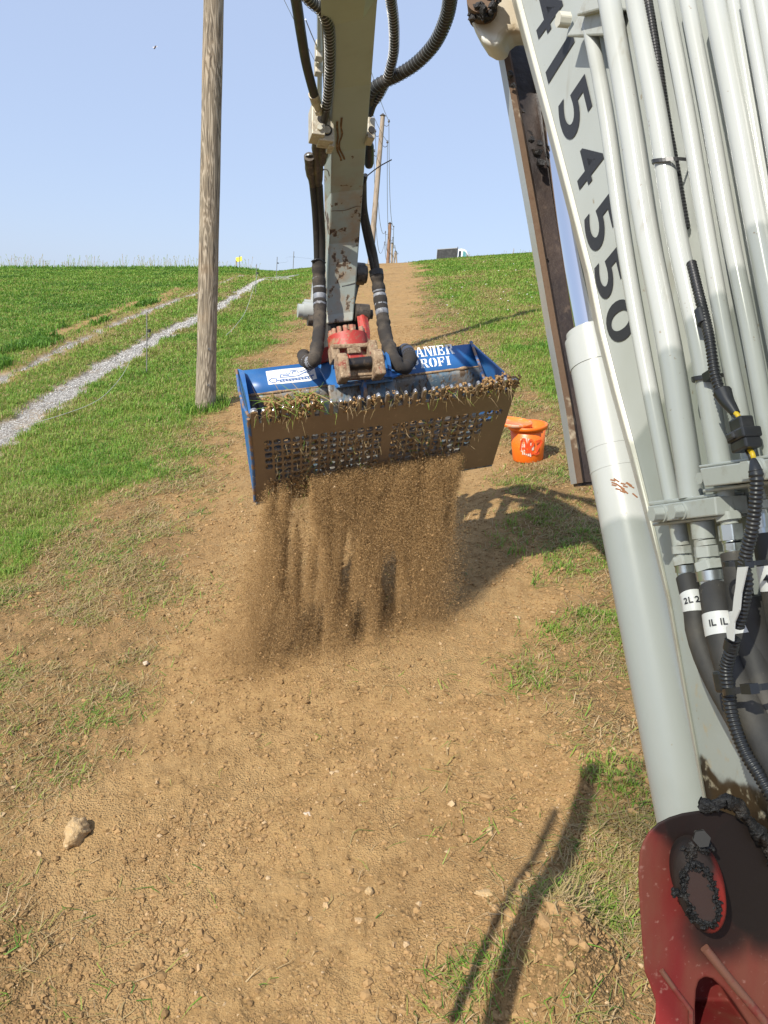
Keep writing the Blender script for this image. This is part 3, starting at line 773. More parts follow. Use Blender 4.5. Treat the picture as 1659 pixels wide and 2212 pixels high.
# hoses down the left side into a wrapped sleeve
hose_arm('hydraulic_hose', A_([(676, 402), (681, 455), (684, 510), (685.5, 560), (687, 585)], -.03), .0168, M_RUBBER)
hose_arm('hydraulic_hose', A_([(689, 400), (692, 455), (695, 510), (695, 560), (694, 585)], -.03), .0178, M_RUBBER)
def sleeve(name, pts, r, seed, parent=EXC):
    cv, s = curve(pts, .008); rr = []
    ph = np.cumsum(rng.uniform(.7, 1.3, len(s))) * .008
    for i, x in enumerate(s):
        wv = vnoise(np.array([ph[i] * 34.]), np.array([seed * 1.]), seed)[0]; w2 = vnoise(np.array([ph[i] * 80.]), np.array([seed * 2.]), seed)[0]
        rr.append(1.09 * r * (.84 + .30 * wv + .12 * w2))
    m = MB(); m.tube(cv, rr, 18); vv = np.array(m.v)
    jit = rng.normal(0, r * .012, vv.shape); m.v = [tuple(p) for p in vv + jit]
    return m.build(name, M_SLEEVE, parent), cv, s
def band(cv, s, a, b_, r, parent, mat=M_TAPE):
    ss = np.linspace(a, b_, 6); r = r * 1.09; pts = [np.array([np.interp(x, s, cv[:, k]) for k in range(3)]) for x in ss]
    m = MB(); m.tube(pts, [r * .94, r, r * 1.01, r, r * .99, r * .93], 18); return m.build('tape_band', mat, parent)
sl1, cv, s = sleeve('hose_sleeve', D([(688, 562, 4.18), (689, 600, 4.20), (691, 650, 4.2), (690, 700, 4.16), (685, 750, 4.08), (676, 780, 4.03), (664, 781, 4.08), (657, 775, 4.14), (656, 768, 4.2)]), .031, 3)
for a in (.09, .135, .18, .225): band(cv, s, a, a + .034, .0335, sl1)
band(cv, s, s[-1] - .20, s[-1] - .13, .034, sl1)
m_ = MB(); cc, _ = curve([P(688, 566, 4.18) + .037 * (cos(a) * AR + sin(a) * CF) + .004 * sin(3 * a) * CU for a in np.linspace(0, 6.6, 24)], .01); m_.tube(cc, .0045, 6); m_.build('cable_tie', M_PLASTIC, sl1)
# right side
h3, cv, s = hose_arm('hydraulic_hose', A_([(836, -50), (846, 10), (851, 60), (850, 115), (838, 165), (822, 200), (806, 226), (799, 246)], .16), .0155, M_RUBBER)
spring_arm(cv, s, .0185, .0015, .019, h3, 0, s[-1] - .10)
h4, cv, s = hose_arm('hydraulic_hose', A_([(974, -50), (972, 0), (962, 45), (938, 95), (900, 136), (858, 163), (822, 180), (804, 196), (797, 220)], .16), .022, M_RUBBER)
spring_arm(cv, s, .0245, .0015, .020, h4, 0, s[-1] - .06, M('dull_spring_wire', (.13, .14, .14), .5, .6))
bc = P(798, 284, SZ(284) + .10); o = MB(); o.box(bc, AR, AF, CU, .018, .04, .050); o = o.build('hose_manifold', M_FITT, EXC, bevel=.004)
m_ = MB(); c = bc - CU * .012; m_.cyl(c - AF * .039, c - AF * .046, .016, 18); m_.build('manifold_port', M_DARK, o)
fitting([(P(797, 306, SZ(306) + .14), .014), (P(797, 315, SZ(315) + .14), .022), (P(797, 352, SZ(352) + .14), .022), (P(797, 358, SZ(358) + .14), .018)], EXC, M_PLASTIC, 'quick_coupling')
m_ = MB(); cv, _ = curve(A_([(789, 384), (800, 374), (822, 358), (846, 345)], .16), .03); m_.tube(cv, .0032, 5); m_.cyl(P(790, 378, SZ(378) + .14), P(787, 392, SZ(392) + .14), .012, 8); m_.build('cable_tie', M_PLASTIC, EXC)
hose_arm('hydraulic_hose', A_([(783, 380), (781, 430), (786, 480), (796, 530), (805, 570), (811, 600)], .16), .0165, M_RUBBER2)
hose_arm('hydraulic_hose', A_([(784, 390), (786, 450), (796, 500), (807, 545), (815, 590), (818, 610)], .16), .0175, M_RUBBER2)
sl2, cv, s = sleeve('hose_sleeve', D([(813, 588, 4.26), (819, 630, 4.27), (826, 680, 4.25), (833, 725, 4.2), (846, 765, 4.12), (862, 792, 4.08), (878, 792, 4.12), (885, 775, 4.2), (881, 760, 4.27), (872, 756, 4.32), (864, 762, 4.36)]), .0315, 11)
for a in (.075, .12, .165, .21): band(cv, s, a, a + .036, .0335, sl2)
for a in (.17, .125, .08): band(cv, s, s[-1] - a, s[-1] - a + .03, .034, sl2, M('blue_black_tape', (.045, .055, .085), .5) if a == .17 else bpy.data.materials['blue_black_tape'])
m_ = MB(); m_.cyl(P(812, 584, 4.26), P(814, 596, 4.26), .039, 16); m_.build('sleeve_collar', M_RUBBER, sl2)
# steel pipe up the left of the arm with its clamps, thin dark cable
m_ = MB(); m_.tube(A_([(689, 300), (690, 210), (691, 120), (692, -40)], .12), .011, 10); o = m_.build('hydraulic_pipe', M_WHITE, EXC)
for q, h_ in (((689.5, 110), .035), ((688, 146), .03)):
    m_ = MB(); c = P(*q, SZ(q[1]) + .12); m_.box(c, AR, AF, CU, .016, .02, h_); m_.cyl(c - AR * .008 - AF * .018, c - AR * .008 - AF * .05, .012, 6); m_.build('pipe_clamp', M_FITT, o, bevel=.003)
m_ = MB(); m_.tube(A_([(691, 100), (691, 50), (691, -30)], .12), .0115, 8); m_.build('cable_sheath', M_PLASTIC, EXC)
m_ = MB(); m_.tube(A_([(660, 42), (672, 72), (684, 100)], .12), .0022, 4); m_.build('tie_wire', M_SPRING, EXC)
# ---- boom: broad white box beam close on the right
BNC = np.array([-.95, -.06, -.22]); BNC /= np.linalg.norm(BNC)      # side plate faces left, towards the cab
bn = BNC[0] * CR + BNC[1] * CU + BNC[2] * CF
def ZB(u, v=800.0, off=0.0):
    return (.724 - off) / -(BNC[0] * (u - IW / 2) / FL + BNC[1] * (IH / 2 - v) / FL + BNC[2])
BL = [(1082, -80), (1105, 0), (1139, 126), (1179, 274), (1217, 421), (1261, 590), (1286, 716), (1318, 842), (1354, 971), (1389, 1100), (1415, 1197), (1439, 1294), (1478, 1512), (1516, 1713), (1540, 1850)]
RIMW = [22, 21, 20, 20, 21, 20, 20, 20, 19, 16, 12, 10, 9, 8, 8]
def BP(u, v, off=0.0): return P(u, v, ZB(u, v, off))
BQ = lambda x, y, off=0.0: BP(x * K, y * K, off)
t = NT('boom_paint')
c = t.mix(t.rng(t.noise(2.5, 4), .45, .7), (.385, .41, .385), (.35, .37, .335))
c = t.mix(t.rng(t.noise(60, 5), .68, .75), c, (.27, .235, .17)); c = t.mix(t.math('MULTIPLY', t.rng(t.noise(26, 4, .6, (1, 1, .12)), .60, .74), .5), c, (.27, .255, .20))
o_ = LOC[EXC]
for (x, y, r, s_) in ((1530, 1690, .030, .004), (1545, 1730, .050, .006), (1585, 1760, .055, .006), (1625, 1780, .055, .006), (1521, 1645, .013, .004), (1525, 1665, .02, .004), (1560, 1790, .07, .006), (1640, 1815, .08, .006), (1600, 1800, .07, .006)):
    f = t.blob(BP(x, y) - o_, r, s_ * 2, .035, 26); c = t.mix(t.math('MULTIPLY', f, .93), c, (.035, .022, .013))
c = t.mix(t.math('MULTIPLY', t.blob(BP(1560, 1600) - o_, .22, .1, .08, 20), t.rng(t.noise(50, 5), .56, .72)), c, (.40, .35, .25))
t.color(c); t.rough(.34); t.bump(t.noise(160, 4), .05, .002); M_BOOM = t.m
inn = [(u + w_, v) for (u, v), w_ in zip(BL, RIMW)]
face = [BP(u, v) for u, v in inn] + [BP(1830, 1950), BP(1830, -80)]
dpt = -bn * .26
b = MB(); b.prism(face, dpt); boom = b.build('boom', M_BOOM, EXC)
# lower flange of the boom: chamfered, catches the sun
b = MB(); vs = []
for (u, v), (ui, vi) in zip(BL, inn):
    a0 = P(u, v, ZB(u, v) + .05); a1 = BP(u + (ui - u) * .45, v, .008); a2 = BP(ui, vi, .001); a3 = P(u + 10, v, ZB(u, v) + .20)
    vs += [a3, a0, a1, a2]
b.add(vs, [(4 * i + k, 4 * i + k + 1, 4 * i + k + 5, 4 * i + k + 4) for i in range(len(BL) - 1) for k in range(3)])
b.build('boom_flange', M_RIM, boom, bevel=.004)
# painted telephone-style number running down the boom
def glyphs(ch, off=.022):
    cu = bpy.data.curves.new('g', 'FONT'); cu.body = ch; cu.size = 1.0; cu.offset = off; cu.resolution_u = 6
    o = bpy.data.objects.new('g', cu); COL.objects.link(o); bpy.context.view_layer.update()
    me = bpy.data.meshes.new_from_object(o.evaluated_get(bpy.context.evaluated_depsgraph_get()))
    v = np.array([p.co[:] for p in me.vertices]); f = [list(p.vertices) for p in me.polygons]
    bpy.data.objects.remove(o); bpy.data.curves.remove(cu); bpy.data.meshes.remove(me)
    return v, f
b = MB()
for ch, x, y, bx, ux, uy, wid in (('4', 2157, 40, 34, 86, -120, 118), ('1', 2205, 224, 34, 92, -148, 40), ('5', 2263, 428, 34, 94, -140, 138), ('4', 2318, 638, 34, 86, -112, 118), ('5', 2362, 880, 34, 90, -118, 128), ('5', 2397, 1078, 34, 82, -100, 124), ('0', 2442, 1262, 36, 92, -62, 132)):
    v, f = glyphs(ch, .016); mn, mx = v.min(0), v.max(0)
    vv = []
    for p in v:
        a = (p[0] - (mn[0] + mx[0]) / 2) / (mx[0] - mn[0]); h_ = (p[1] - (mn[1] + mx[1]) / 2) / (mx[1] - mn[1])
        vv.append(BQ(x + (a * wid * .24 + h_ * ux) * 1.13, y + (a * wid + h_ * uy) * 1.13, .0015))
    b.add(vv, f)
b.build('painted_number', M_INK, boom)
# steel pipes along the boom
PIPES = [([(2318, 90), (2383, 436), (2448, 900), (2520, 1330), (2612, 1805), (2648, 1985)], 57, .022),
         ([(2382, -80), (2398, 0), (2472, 436), (2544, 900), (2632, 1352), (2716, 1900), (2722, 1960)], 84, .034),
         ([(2486, -80), (2501, 0), (2584, 436), (2658, 900), (2755, 1352), (2825, 1770), (2836, 1830)], 76, .030),
         ([(2606, -80), (2621, 0), (2704, 436), (2780, 900), (2861, 1352), (2935, 1720), (2975, 1900)], 59, .024),
         ([(2691, -80), (2706, 0), (2789, 436), (2870, 900), (2960, 1352), (3030, 1760), (3050, 1900)], 60, .024),
         ([(2796, -80), (2811, 0), (2898, 436), (2982, 900), (3070, 1352), (3140, 1700)], 84, .034),
         ([(2871, -80), (2886, 0), (2958, 436), (3040, 900), (3120, 1300)], 50, .020),
         ([(2926, -80), (2940, 0), (3018, 436), (3095, 900)], 50, .034),
         ([(2985, -80), (3002, 0), (3080, 436), (3120, 600)], 60, .024)]
for pts, wd, off in PIPES:
    r_ = wd * K / FL * ZB(pts[2][0] * K, pts[2][1] * K) / 2
    hose('hydraulic_pipe', [BQ(x, y, off) for x, y in pts], r_, M_PIPE, n_=20, step=.05)
# clamps
def plate_box(mb, quad, z0, z1, mi=0):
    f = [BQ(x, y, z1) for x, y in quad]; mb.hexa([p - bn * (z1 - z0) for p in f] + f, mi)
def hexbolt(x, y, z0, z1, r, parent):
    m = MB(); e = BQ(x, y, z1); a = e - bn * (z1 - z0)
    m.cyl(a, a + (e - a) * .25, r * 1.15, 20); m.tube([a + (e - a) * .25, e], r, 6, True, 0, False, .3); return m.build('clamp_bolt', M_NUT, parent, bevel=.002)
c4 = lambda x, y: (2500 + x * .3164, 1750 + y * .3164)
b = MB(); plate_box(b, [c4(150, 770), c4(990, 650), c4(1015, 885), c4(205, 975)], .005, .056); plate_box(b, [c4(160, 715), c4(985, 610), c4(990, 648), c4(170, 768)], .0, .048); plate_box(b, [c4(205, 980), c4(1015, 888), c4(1018, 925), c4(215, 1020)], .0, .048)
cl = b.build('pipe_clamp', M_NUT, EXC, bevel=.003)
hexbolt(*c4(205, 870), .054, .076, .0112, cl); hexbolt(*c4(455, 840), .054, .074, .0108, cl)
b = MB(); plate_box(b, [c4(800, 300), c4(1700, 170), c4(1720, 430), c4(860, 530)], .012, .064); plate_box(b, [c4(780, 262), c4(1700, 120), c4(1700, 165), c4(800, 298)], .0, .054); plate_box(b, [c4(835, 560), c4(1720, 440), c4(1724, 478), c4(838, 602)], .0, .054)
cl = b.build('pipe_clamp', M_NUT, EXC, bevel=.003)
hexbolt(*c4(1360, 320), .062, .084, .0125, cl); hexbolt(*c4(800, 420), .03, .05, .009, cl)
b = MB()
c3 = lambda x, y: (1800 + x * .3617, y * .3617)
plate_box(b, [c3(1180, 400), c3(1330, 160), c3(1620, 100), c3(1640, 380)], .004, .034); plate_box(b, [c3(1290, 175), c3(1400, -60), c3(1600, -60), c3(1600, 90)], .0, .05)
cl = b.build('pipe_clamp', M_NUT, EXC, bevel=.003)
m_ = MB(); a = BQ(*c3(1215, 220), .01); m_.tube([a, a + bn * .022], .014, 6, True, 0, False, .2); m_.build('clamp_bolt', M_RIM, cl, bevel=.003)
# compression fittings and pressure hoses below the clamps
def fit_chain(rows, hs_mat=M_ZINC):
    """rows: (x, y, width_px, kind) down the axis; 'p' painted, 'h' painted hex, 'z' zinc, 'zh' zinc hex"""
    root = None
    for (x0, y0, w0, k), (x1, y1, w1, _) in zip(rows[:-1], rows[1:]):
        a = BQ(*c4(x0, y0), .030); e = BQ(*c4(x1, y1), .030); s_ = .3164 * K / FL * ZB(x0 * .3164 * K + 2500 * K, (1750 + y0 * .3164) * K, .03) / 2
        m = MB()
        if 'h' in k: m.tube([a, e], w0 * s_ * 1.04, 6, True, 0, False, .25)
        else: m.tube([a, e], [w0 * s_, w1 * s_ if k.endswith('t') else w0 * s_], 20)
        root = m.build('hose_fitting', M_NUT if k[0] in 'ph' else M_ZINC, EXC, bevel=.0022)
fit_chain([(530, 990, 210, 'p'), (575, 1260, 250, 'h'), (585, 1355, 170, 'p'), (592, 1400, 265, 'h'), (612, 1500, 225, 'z'), (622, 1590, 215, 'zh'), (645, 1670, 0, 'p')])
fit_chain([(835, 960, 280, 'p'), (860, 1170, 255, 'p'), (868, 1200, 265, 'p'), (880, 1265, 300, 'h'), (898, 1400, 235, 'p'), (905, 1460, 350, 'h'), (935, 1570, 350, 'z'), (955, 1690, 330, 'zh'), (985, 1810, 0, 'p')])
fit_chain([(1110, 570, 235, 'p'), (1150, 850, 325, 'h'), (1170, 950, 210, 'p'), (1180, 1000, 300, 'zh'), (1205, 1190, 245, 'z'), (1215, 1225, 245, 'zh'), (1225, 1310, 230, 'z'), (1232, 1365, 0, 'p')])
fit_chain([(1500, 520, 180, 'p'), (1545, 700, 230, 'h'), (1560, 800, 150, 'p'), (1565, 860, 230, 'zh'), (1585, 1030, 190, 'zh'), (1600, 1110, 0, 'p')])
c6 = lambda x, y: (2500 + x * .4068, 2350 + y * .4068)
def bighose(pts, wd, off0, off1, mat, label=None):
    n_ = len(pts); P3 = [BQ(x, y, off0 + (off1 - off0) * i / (n_ - 1)) for i, (x, y) in enumerate(pts)]
    o, cv, s = hose('pressure_hose', P3, wd * K / FL * ZB(pts[1][0] * K, pts[1][1] * K, .04) / 2, mat, n_=20, step=.02)
    return o, cv, s
def hose_label(h, cv, s, a, b_, r, text, txt_at, txt_h, dx):
    """white printed band round a hose"""
    ss = np.linspace(a, b_, 3); pts = [np.array([np.interp(x, s, cv[:, k]) for k in range(3)]) for x in ss]
    m = MB(); m.tube(pts, r * 1.03, 24, False)
    ax = pts[2] - pts[0]; ax /= np.linalg.norm(ax); mid = pts[1]
    vw = CAM - mid; vw -= ax * (vw @ ax); vw /= np.linalg.norm(vw); sd_ = np.cross(ax, vw); sd_ = sd_ if sd_ @ CR > 0 else -sd_
    for k, word in enumerate(text):
        ang0 = txt_at + k * dx; x = 0
        for ch in word:
            v, f = glyphs(ch); wch = (v[:, 0].max() - v[:, 0].min()); x0 = v[:, 0].min(); vv = []
            for p in v:
                ang = ang0 + (x + p[0] - x0) * txt_h / r
                vv.append(mid - ax * (p[1] - .35) * txt_h + r * 1.10 * (vw * cos(ang) + sd_ * sin(ang)))
            m.add(vv, f, False, 1); x += wch + .10
    return m.build('hose_label', [M_TAG, M_INK], h)
RZ = ZB(1485, 1250, .04)
hA, cv, s = bighose([c4(645, 1660), c4(670, 1760), c4(690, 1850), c4(740, 2020), c6(590, 300), c6(665, 560), c6(790, 830), c6(930, 1080), c6(1120, 1400), c6(1420, 1800)], 84, .030, .055, M_RUBBER2)
hose_label(hA, cv, s, .028, .056, 84 * K / FL * RZ / 2, ['2L', '2L'], -.80, .0125, 1.0)
RZ = ZB(1540, 1300, .04)
hB, cv, s = bighose([c4(985, 1790), c4(1000, 1900), c4(1030, 2040), c6(800, 130), c6(850, 420), c6(950, 760), c6(1100, 1120), c6(1330, 1560), c6(1500, 1800)], 116, .034, .075, M_RUBBER2)
hose_label(hB, cv, s, .048, .078, 116 * K / FL * RZ / 2, ['1L', '1L', '1L'], -.60, .0125, .66)
RZ = ZB(1590, 1270, .04)
hC, cv, s = bighose([c4(1225, 1350), c4(1260, 1560), c4(1300, 1850), c6(1040, 150), c6(1110, 480), c6(1230, 900), c6(1400, 1350)], 100, .032, .04, M_RUBBER2)
hose_label(hC, cv, s, .078, .108, 100 * K / FL * RZ / 2, ['OUR'], -.1, .0125, 1)
RZ = ZB(1650, 1200, .04)
hD, cv, s = bighose([c4(1600, 1100), c4(1640, 1350), c4(1700, 1700), c4(1800, 2300)], 90, .032, .03, M_RUBBER)
hose_label(hD, cv, s, .042, .074, 90 * K / FL * RZ / 2, ['4L'], -.62, .014, 1)
hE, cv, s = bighose([c4(1440, 1880), c6(1150, 300), c6(1200, 700), c6(1330, 1200), c6(1600, 1800)], 120, .028, .03, M_RUBBER2)
# corrugated wiring loom with its plug
def loom(pts, r, off):
    P3 = [BQ(x, y, o_) for (x, y), o_ in zip(pts, off)]
    cv, s = curve(P3, .00125); rr = [r * (1 + .13 * sin(2 * pi * x / .0052)) for x in s]
    m = MB(); m.tube(cv, rr, 10); return m.build('wiring_loom', M_PLASTIC, EXC)
loom([(2540, -60), (2551, 0), (2586, 218), (2618, 436), (2655, 640), (2700, 900)], .0064, [.02, .02, .02, .018, .014, .01])
loom([(2722, 1035), (2745, 1130), (2770, 1230), (2793, 1330), (2811, 1455), (2822, 1500), (2845, 1560), (2872, 1600)], .0066, [.03, .036, .042, .05, .055, .055, .055, .055])
m_ = MB(); m_.tube([BQ(2756, 1222, .044), BQ(2770, 1275, .047)], .0082, 12); m_.build('loom_sleeve', M_PLASTIC, EXC, bevel=.002)
m_ = MB(); cv, _ = curve([BQ(2845, 1545, .056), BQ(2862, 1580, .058), BQ(2880, 1605, .058), BQ(2897, 1630, .058)], .006); m_.tube(cv, [.012 - .007 * i / len(cv) for i in range(len(cv))], 10); m_.prism([BQ(2838, 1530, .05), BQ(2866, 1535, .05), BQ(2878, 1580, .05), BQ(2860, 1590, .05)], bn * .012); m_.build('loom_boot', M_PLASTIC, EXC, bevel=.002)
ld = BQ(2942, 1775, .06) - BQ(2915, 1645, .06); L_ = np.linalg.norm(ld); ld /= L_; sdv = np.cross(ld, bn); sdv /= np.linalg.norm(sdv)
plug = MB(); o0 = BQ(2915, 1645, .062)
plug.box(o0 + ld * L_ * .20, sdv, bn, ld, .0115, .010, L_ * .20); plug.box(o0 + ld * L_ * .52, sdv, bn, ld, .0165, .014, L_ * .16); plug.box(o0 + ld * L_ * .82, sdv, bn, ld, .0150, .012, L_ * .16)
plug.box(o0 + ld * L_ * .52 + sdv * .003 + bn * .014, sdv, bn, ld, .007, .005, L_ * .11)
plug.build('wiring_plug', M_PLASTIC, EXC, bevel=.0025)
for a, e in (((2897, 1628), (2908, 1648)), ((2952, 1772), (2968, 1812))):
    m_ = MB(); cv, _ = curve([BQ(*a, .060), BQ((a[0] + e[0]) / 2 + 5, (a[1] + e[1]) / 2, .062), BQ(*e, .060)], .004); m_.tube(cv, .0034, 6); m_.build('yellow_wire', M_YELLOW, EXC)
    m_ = MB(); m_.tube([p + sdv * .005 for p in cv], .0030, 6); m_.build('black_wire', M_PLASTIC, EXC)
loom([(2974, 1850), (2980, 1890), (2974, 1990), (2960, 2090), (2938, 2180), (2930, 2230), (2940, 2280), (2937, 2330), (2925, 2390), (2905, 2470)], .0074, [.095] * 10)
m_ = MB(); cv, _ = curve([BQ(2966, 1812, .09), BQ(2972, 1840, .094), BQ(2978, 1872, .095)], .005); m_.tube(cv, [.004 + .0058 * i / len(cv) for i in range(len(cv))], 12); m_.build('loom_boot', M_PLASTIC, EXC)
loom([c6(960, 400), c6(930, 520), c6(905, 600), c6(882, 690), c6(886, 800), c6(900, 900), c6(910, 1000), c6(938, 1150), c6(1000, 1350), c6(1090, 1550), c6(1200, 1720), c6(1300, 1890), c6(1400, 2050)], .0076, [.098] * 13)
m_ = MB(); m_.tube([BQ(*c6(945, 420), .098), BQ(*c6(925, 510), .098)], .0092, 12); m_.build('loom_sleeve', M_PLASTIC, EXC, bevel=.002)
m_ = MB(); m_.box(BQ(*c6(845, 820), .098), sdv, bn, ld, .009, .008, .014); m_.build('loom_clip', M_PLASTIC, EXC, bevel=.004)
m_ = MB(); fpts = [c4(1275, 1530), c4(1395, 1520), c4(1320, 1850), c4(1300, 2060), c6(960, 250), c6(950, 430), c6(893, 400), c6(878, 295), c6(935, 230), c4(1230, 1900), c4(1250, 1780)]
m_.prism([BQ(x, y, .112) for x, y in fpts], -bn * .002); m_.build('loose_white_tag', M_TAG, EXC)
# cable ties
def tie(x0, y0, x1, y1, off, hd=True, w_=.006):
    a, e = BQ(x0, y0, off), BQ(x1, y1, off); mid = (a + e) / 2 + bn * .018
    cv, _ = curve([a - bn * .02, a, mid, e, e - bn * .02], .005); m = MB()
    vs = []
    for p in cv: vs += [p - ld * w_ / 2, p + ld * w_ / 2, p + ld * w_ / 2 - bn * .003, p - ld * w_ / 2 - bn * .003]
    m.add(vs, [(4 * i + k, 4 * i + (k + 1) % 4, 4 * i + 4 + (k + 1) % 4, 4 * i + 4 + k) for i in range(len(cv) - 1) for k in range(4)])
    if hd: m.box(e + bn * .01, sdv, bn, ld, .009, .006, .006)
    m.build('cable_tie', M_PLASTIC, EXC)
tie(2577, 645, 2652, 625, .032, False); tie(2730, 1500, 2822, 1478, .032); tie(*c4(1120, 1480), *c4(1450, 1480), .085); tie(*c6(855, 930), *c6(1180, 880), .095, True, .008)

# ---- boom cylinder in front of the boom
cyl_a, cyl_b = P(1279, 742, 1.66), P(1495, 1830, 1.42)
ax_c = cyl_b - cyl_a; ax_c /= np.linalg.norm(ax_c)
rc = .0545
m_ = MB(); m_.tube([cyl_a - ax_c * .0, cyl_a + ax_c * .02, cyl_a + ax_c * .021, cyl_b], [rc * .985, rc, rc, rc], 40); bar = m_.build('boom_cylinder', M_WHITE, EXC)
m_ = MB(); m_.tube([cyl_a - ax_c * .012, cyl_a + ax_c * .055], rc * 1.03, 40); m_.tube([cyl_a - ax_c * .028, cyl_a - ax_c * .012], rc * .93, 40); m_.build('cylinder_head', M_WHITE, bar, bevel=.006)
m_ = MB(); m_.tube([cyl_a + ax_c * .235, cyl_a + ax_c * .241], rc * 1.012, 40); m_.tube([cyl_a + ax_c * .283, cyl_a + ax_c * .288], rc * 1.012, 40); m_.build('weld_ring', M_WHITE, bar)
rod_b = P(1160, 60, 2.0); m_ = MB(); m_.tube([cyl_a, rod_b], .033, 32); m_.build('piston_rod', M_CHROME, bar)
cp = cyl_a + ax_c * .335; vw = CAM - cp; vw -= ax_c * (vw @ ax_c); vw /= np.linalg.norm(vw); sdc = np.cross(vw, ax_c); sdc = sdc if sdc @ CR > 0 else -sdc
m_ = MB()
for k in range(16):
    a = -.35 + .7 * (k / 16) + rng.normal(0, .05); z_ = rng.normal(0, .006) + .022 * (k / 16 - .5); L2 = rng.uniform(.006, .016)
    pts = [cp + ax_c * (z_ + j * L2 * .3) + rc * 1.012 * (vw * cos(a + j * .08) + sdc * sin(a + j * .08)) for j in range(3)]
    ribbon(m_, pts, .0028, vw)
m_.build('rust_scratch', M('bare_rust', (.22, .10, .045), .9), bar)
# rod guard: trough of greasy plate with a pale outer skin
gl = [(1070, 66, 1.92), (1084, 140, 1.90), (1145, 484, 1.84), (1184, 713, 1.78), (1215, 885, 1.74), (1239, 1046, 1.70)]
b = MB(); vs = []
for u, v, Z in gl:
    vs += [P(u, v, Z + .07), P(u + 9, v - 1, Z - .004), P(u + 15, v - 2, Z), P(u + 19, v - 3, Z + .03), P(u + 95, v - 8, Z + .05), P(u + 110, v - 8, Z + .12), P(u + 2, v, Z + .12)]
n_ = 7; fs = [(n_ * i + k, n_ * i + k + 1, n_ * i + n_ + k + 1, n_ * i + n_ + k) for i in range(len(gl) - 1) for k in range(n_ - 1)]
m1 = [0 if k == 0 else 1 if k in (1, 2) else 2 for i in range(len(gl) - 1) for k in range(n_ - 1)]
b.add(vs, fs); b.mi[-len(fs):] = m1
b.add(vs[-7:], [(0, 1, 2, 3, 4, 5, 6)], False, 2)
guard = b.build('rod_guard', [M_WHITE, M_RUST, M_GREASY], EXC)
md = guard.modifiers.new('sol', 'SOLIDIFY'); md.thickness = .006; md.offset = -1
for (u, v, Z, s_) in ((1104, 160, 1.87, .010), (1110, 185, 1.87, .009), (1150, 300, 1.86, .008), (1160, 330, 1.85, .014), (1168, 352, 1.85, .012), (1165, 310, 1.84, .008), (1130, 240, 1.86, .006), (1180, 560, 1.84, .006)):
    c = P(u, v, Z); q = ICO_V * (1 + rng.normal(0, .3, (len(ICO_V), 1))) * s_; m_ = MB(); m_.add([c + w_ for w_ in q], [tuple(f) for f in ICO_F]); m_.build('grease_lump', M_GREASE, guard)
# bracket that carries the rod eye
t = NT('bracket_paint'); c = t.mix(t.rng(t.noise(6, 4), .45, .7), (.62, .63, .58), (.54, .53, .45))
for (u, v, r) in ((1075, 30, .06), (1112, 62, .022), (1125, 70, .02), (1060, 90, .015)):
    c = t.mix(t.math('MULTIPLY', t.blob(P(u, v, 1.80) - o_, r, .02, .03, 20), .55), c, (.33, .23, .11))
t.color(c); t.rough(.36); M_BRK = t.m
poly = [(1006, -70), (1007, 0), (1013, 34), (1024, 64), (1040, 88), (1056, 97), (1074, 98), (1082, 88), (1086, 76), (1098, 66), (1112, 62), (1126, 68), (1150, 90), (1150, -70)]
b = MB(); b.prism([P(u, v, 1.80) for u, v in poly], CF * .07 + CR * .03, 0, True); b.build('cylinder_bracket', M_BRK, EXC, bevel=.012, seg=3)
pc = P(1046, 22, 1.80); m_ = MB(); m_.cyl(pc + CF * .02, pc - CF * .045 - CR * .012, .034, 28); pin = m_.build('bracket_pin', M_RUST, EXC, bevel=.004)
m_ = MB()
for k in range(46):
    a = rng.uniform(-1.9, 2.6); c = pc - CF * rng.uniform(.01, .05) - CR * .008 + .035 * (cos(a) * CR + sin(a) * -CU) * rng.uniform(.55, 1.1)
    q = ICO_V * (1 + rng.normal(0, .3, (len(ICO_V), 1))) * rng.uniform(.006, .013); m_.add([c + w_ for w_ in q], [tuple(f) for f in ICO_F])
m_.build('grease_collar', M_GREASE, pin)

# ---- red swing post at the foot of the boom
ZR = 0.99
t = NT('swing_post_paint'); n1 = t.noise(3, 4, .6, (3, 3, .5))
c = t.mix(t.rng(n1, .34, .60), (.19, .020, .020), (.19, .060, .040))
c = t.mix(t.math('MULTIPLY', t.rng(t.noise(120, 4), .60, .72), .45), c, (.40, .21, .17))
RP = lambda x, y, Z=ZR: Q(2450 + x * .4214, 3100 + y * .4214, Z)
gr_ = None
for (x, y, r, s_, k_) in ((560, 300, .045, .02, .9), (400, 330, .03, .015, .9), (700, 330, .075, .03, .96), (950, 420, .11, .05, .97), (1250, 700, .12, .05, .98), (1250, 1000, .10, .05, .98), (960, 1000, .075, .045, .97), (900, 1280, .075, .045, .93), (1330, 1300, .06, .04, .97), (1100, 1150, .06, .04, .85)):
    f = t.blob(RP(x, y) - o_, r * .9, s_, .03, 14, (1, .4, 1)); f = t.math('MULTIPLY', f, k_)
    gr_ = f if gr_ is None else t.math('MAXIMUM', gr_, f)
c = t.mix(gr_, c, (.012, .010, .009))
t.color(c); t.rough(.55); t.spec(.25); t.bump(t.noise(40, 5), .12, .004); M_POST = t.m
outl = [(305, 2400), (310, 2000), (250, 1830), (205, 1720), (180, 1400), (160, 1100), (145, 800), (160, 600), (195, 500), (240, 420), (330, 330), (440, 275), (560, 238), (660, 222), (760, 208), (900, 205), (1050, 262), (1200, 372), (1370, 645), (1600, 1100), (1800, 2400)]
b = MB(); dv_ = RP(700, 900) - CAM; dv_ /= np.linalg.norm(dv_); b.prism([RP(x, y) for x, y in outl], dv_ * .16); post = b.build('swing_post', M_POST, EXC, bevel=.016, seg=4)
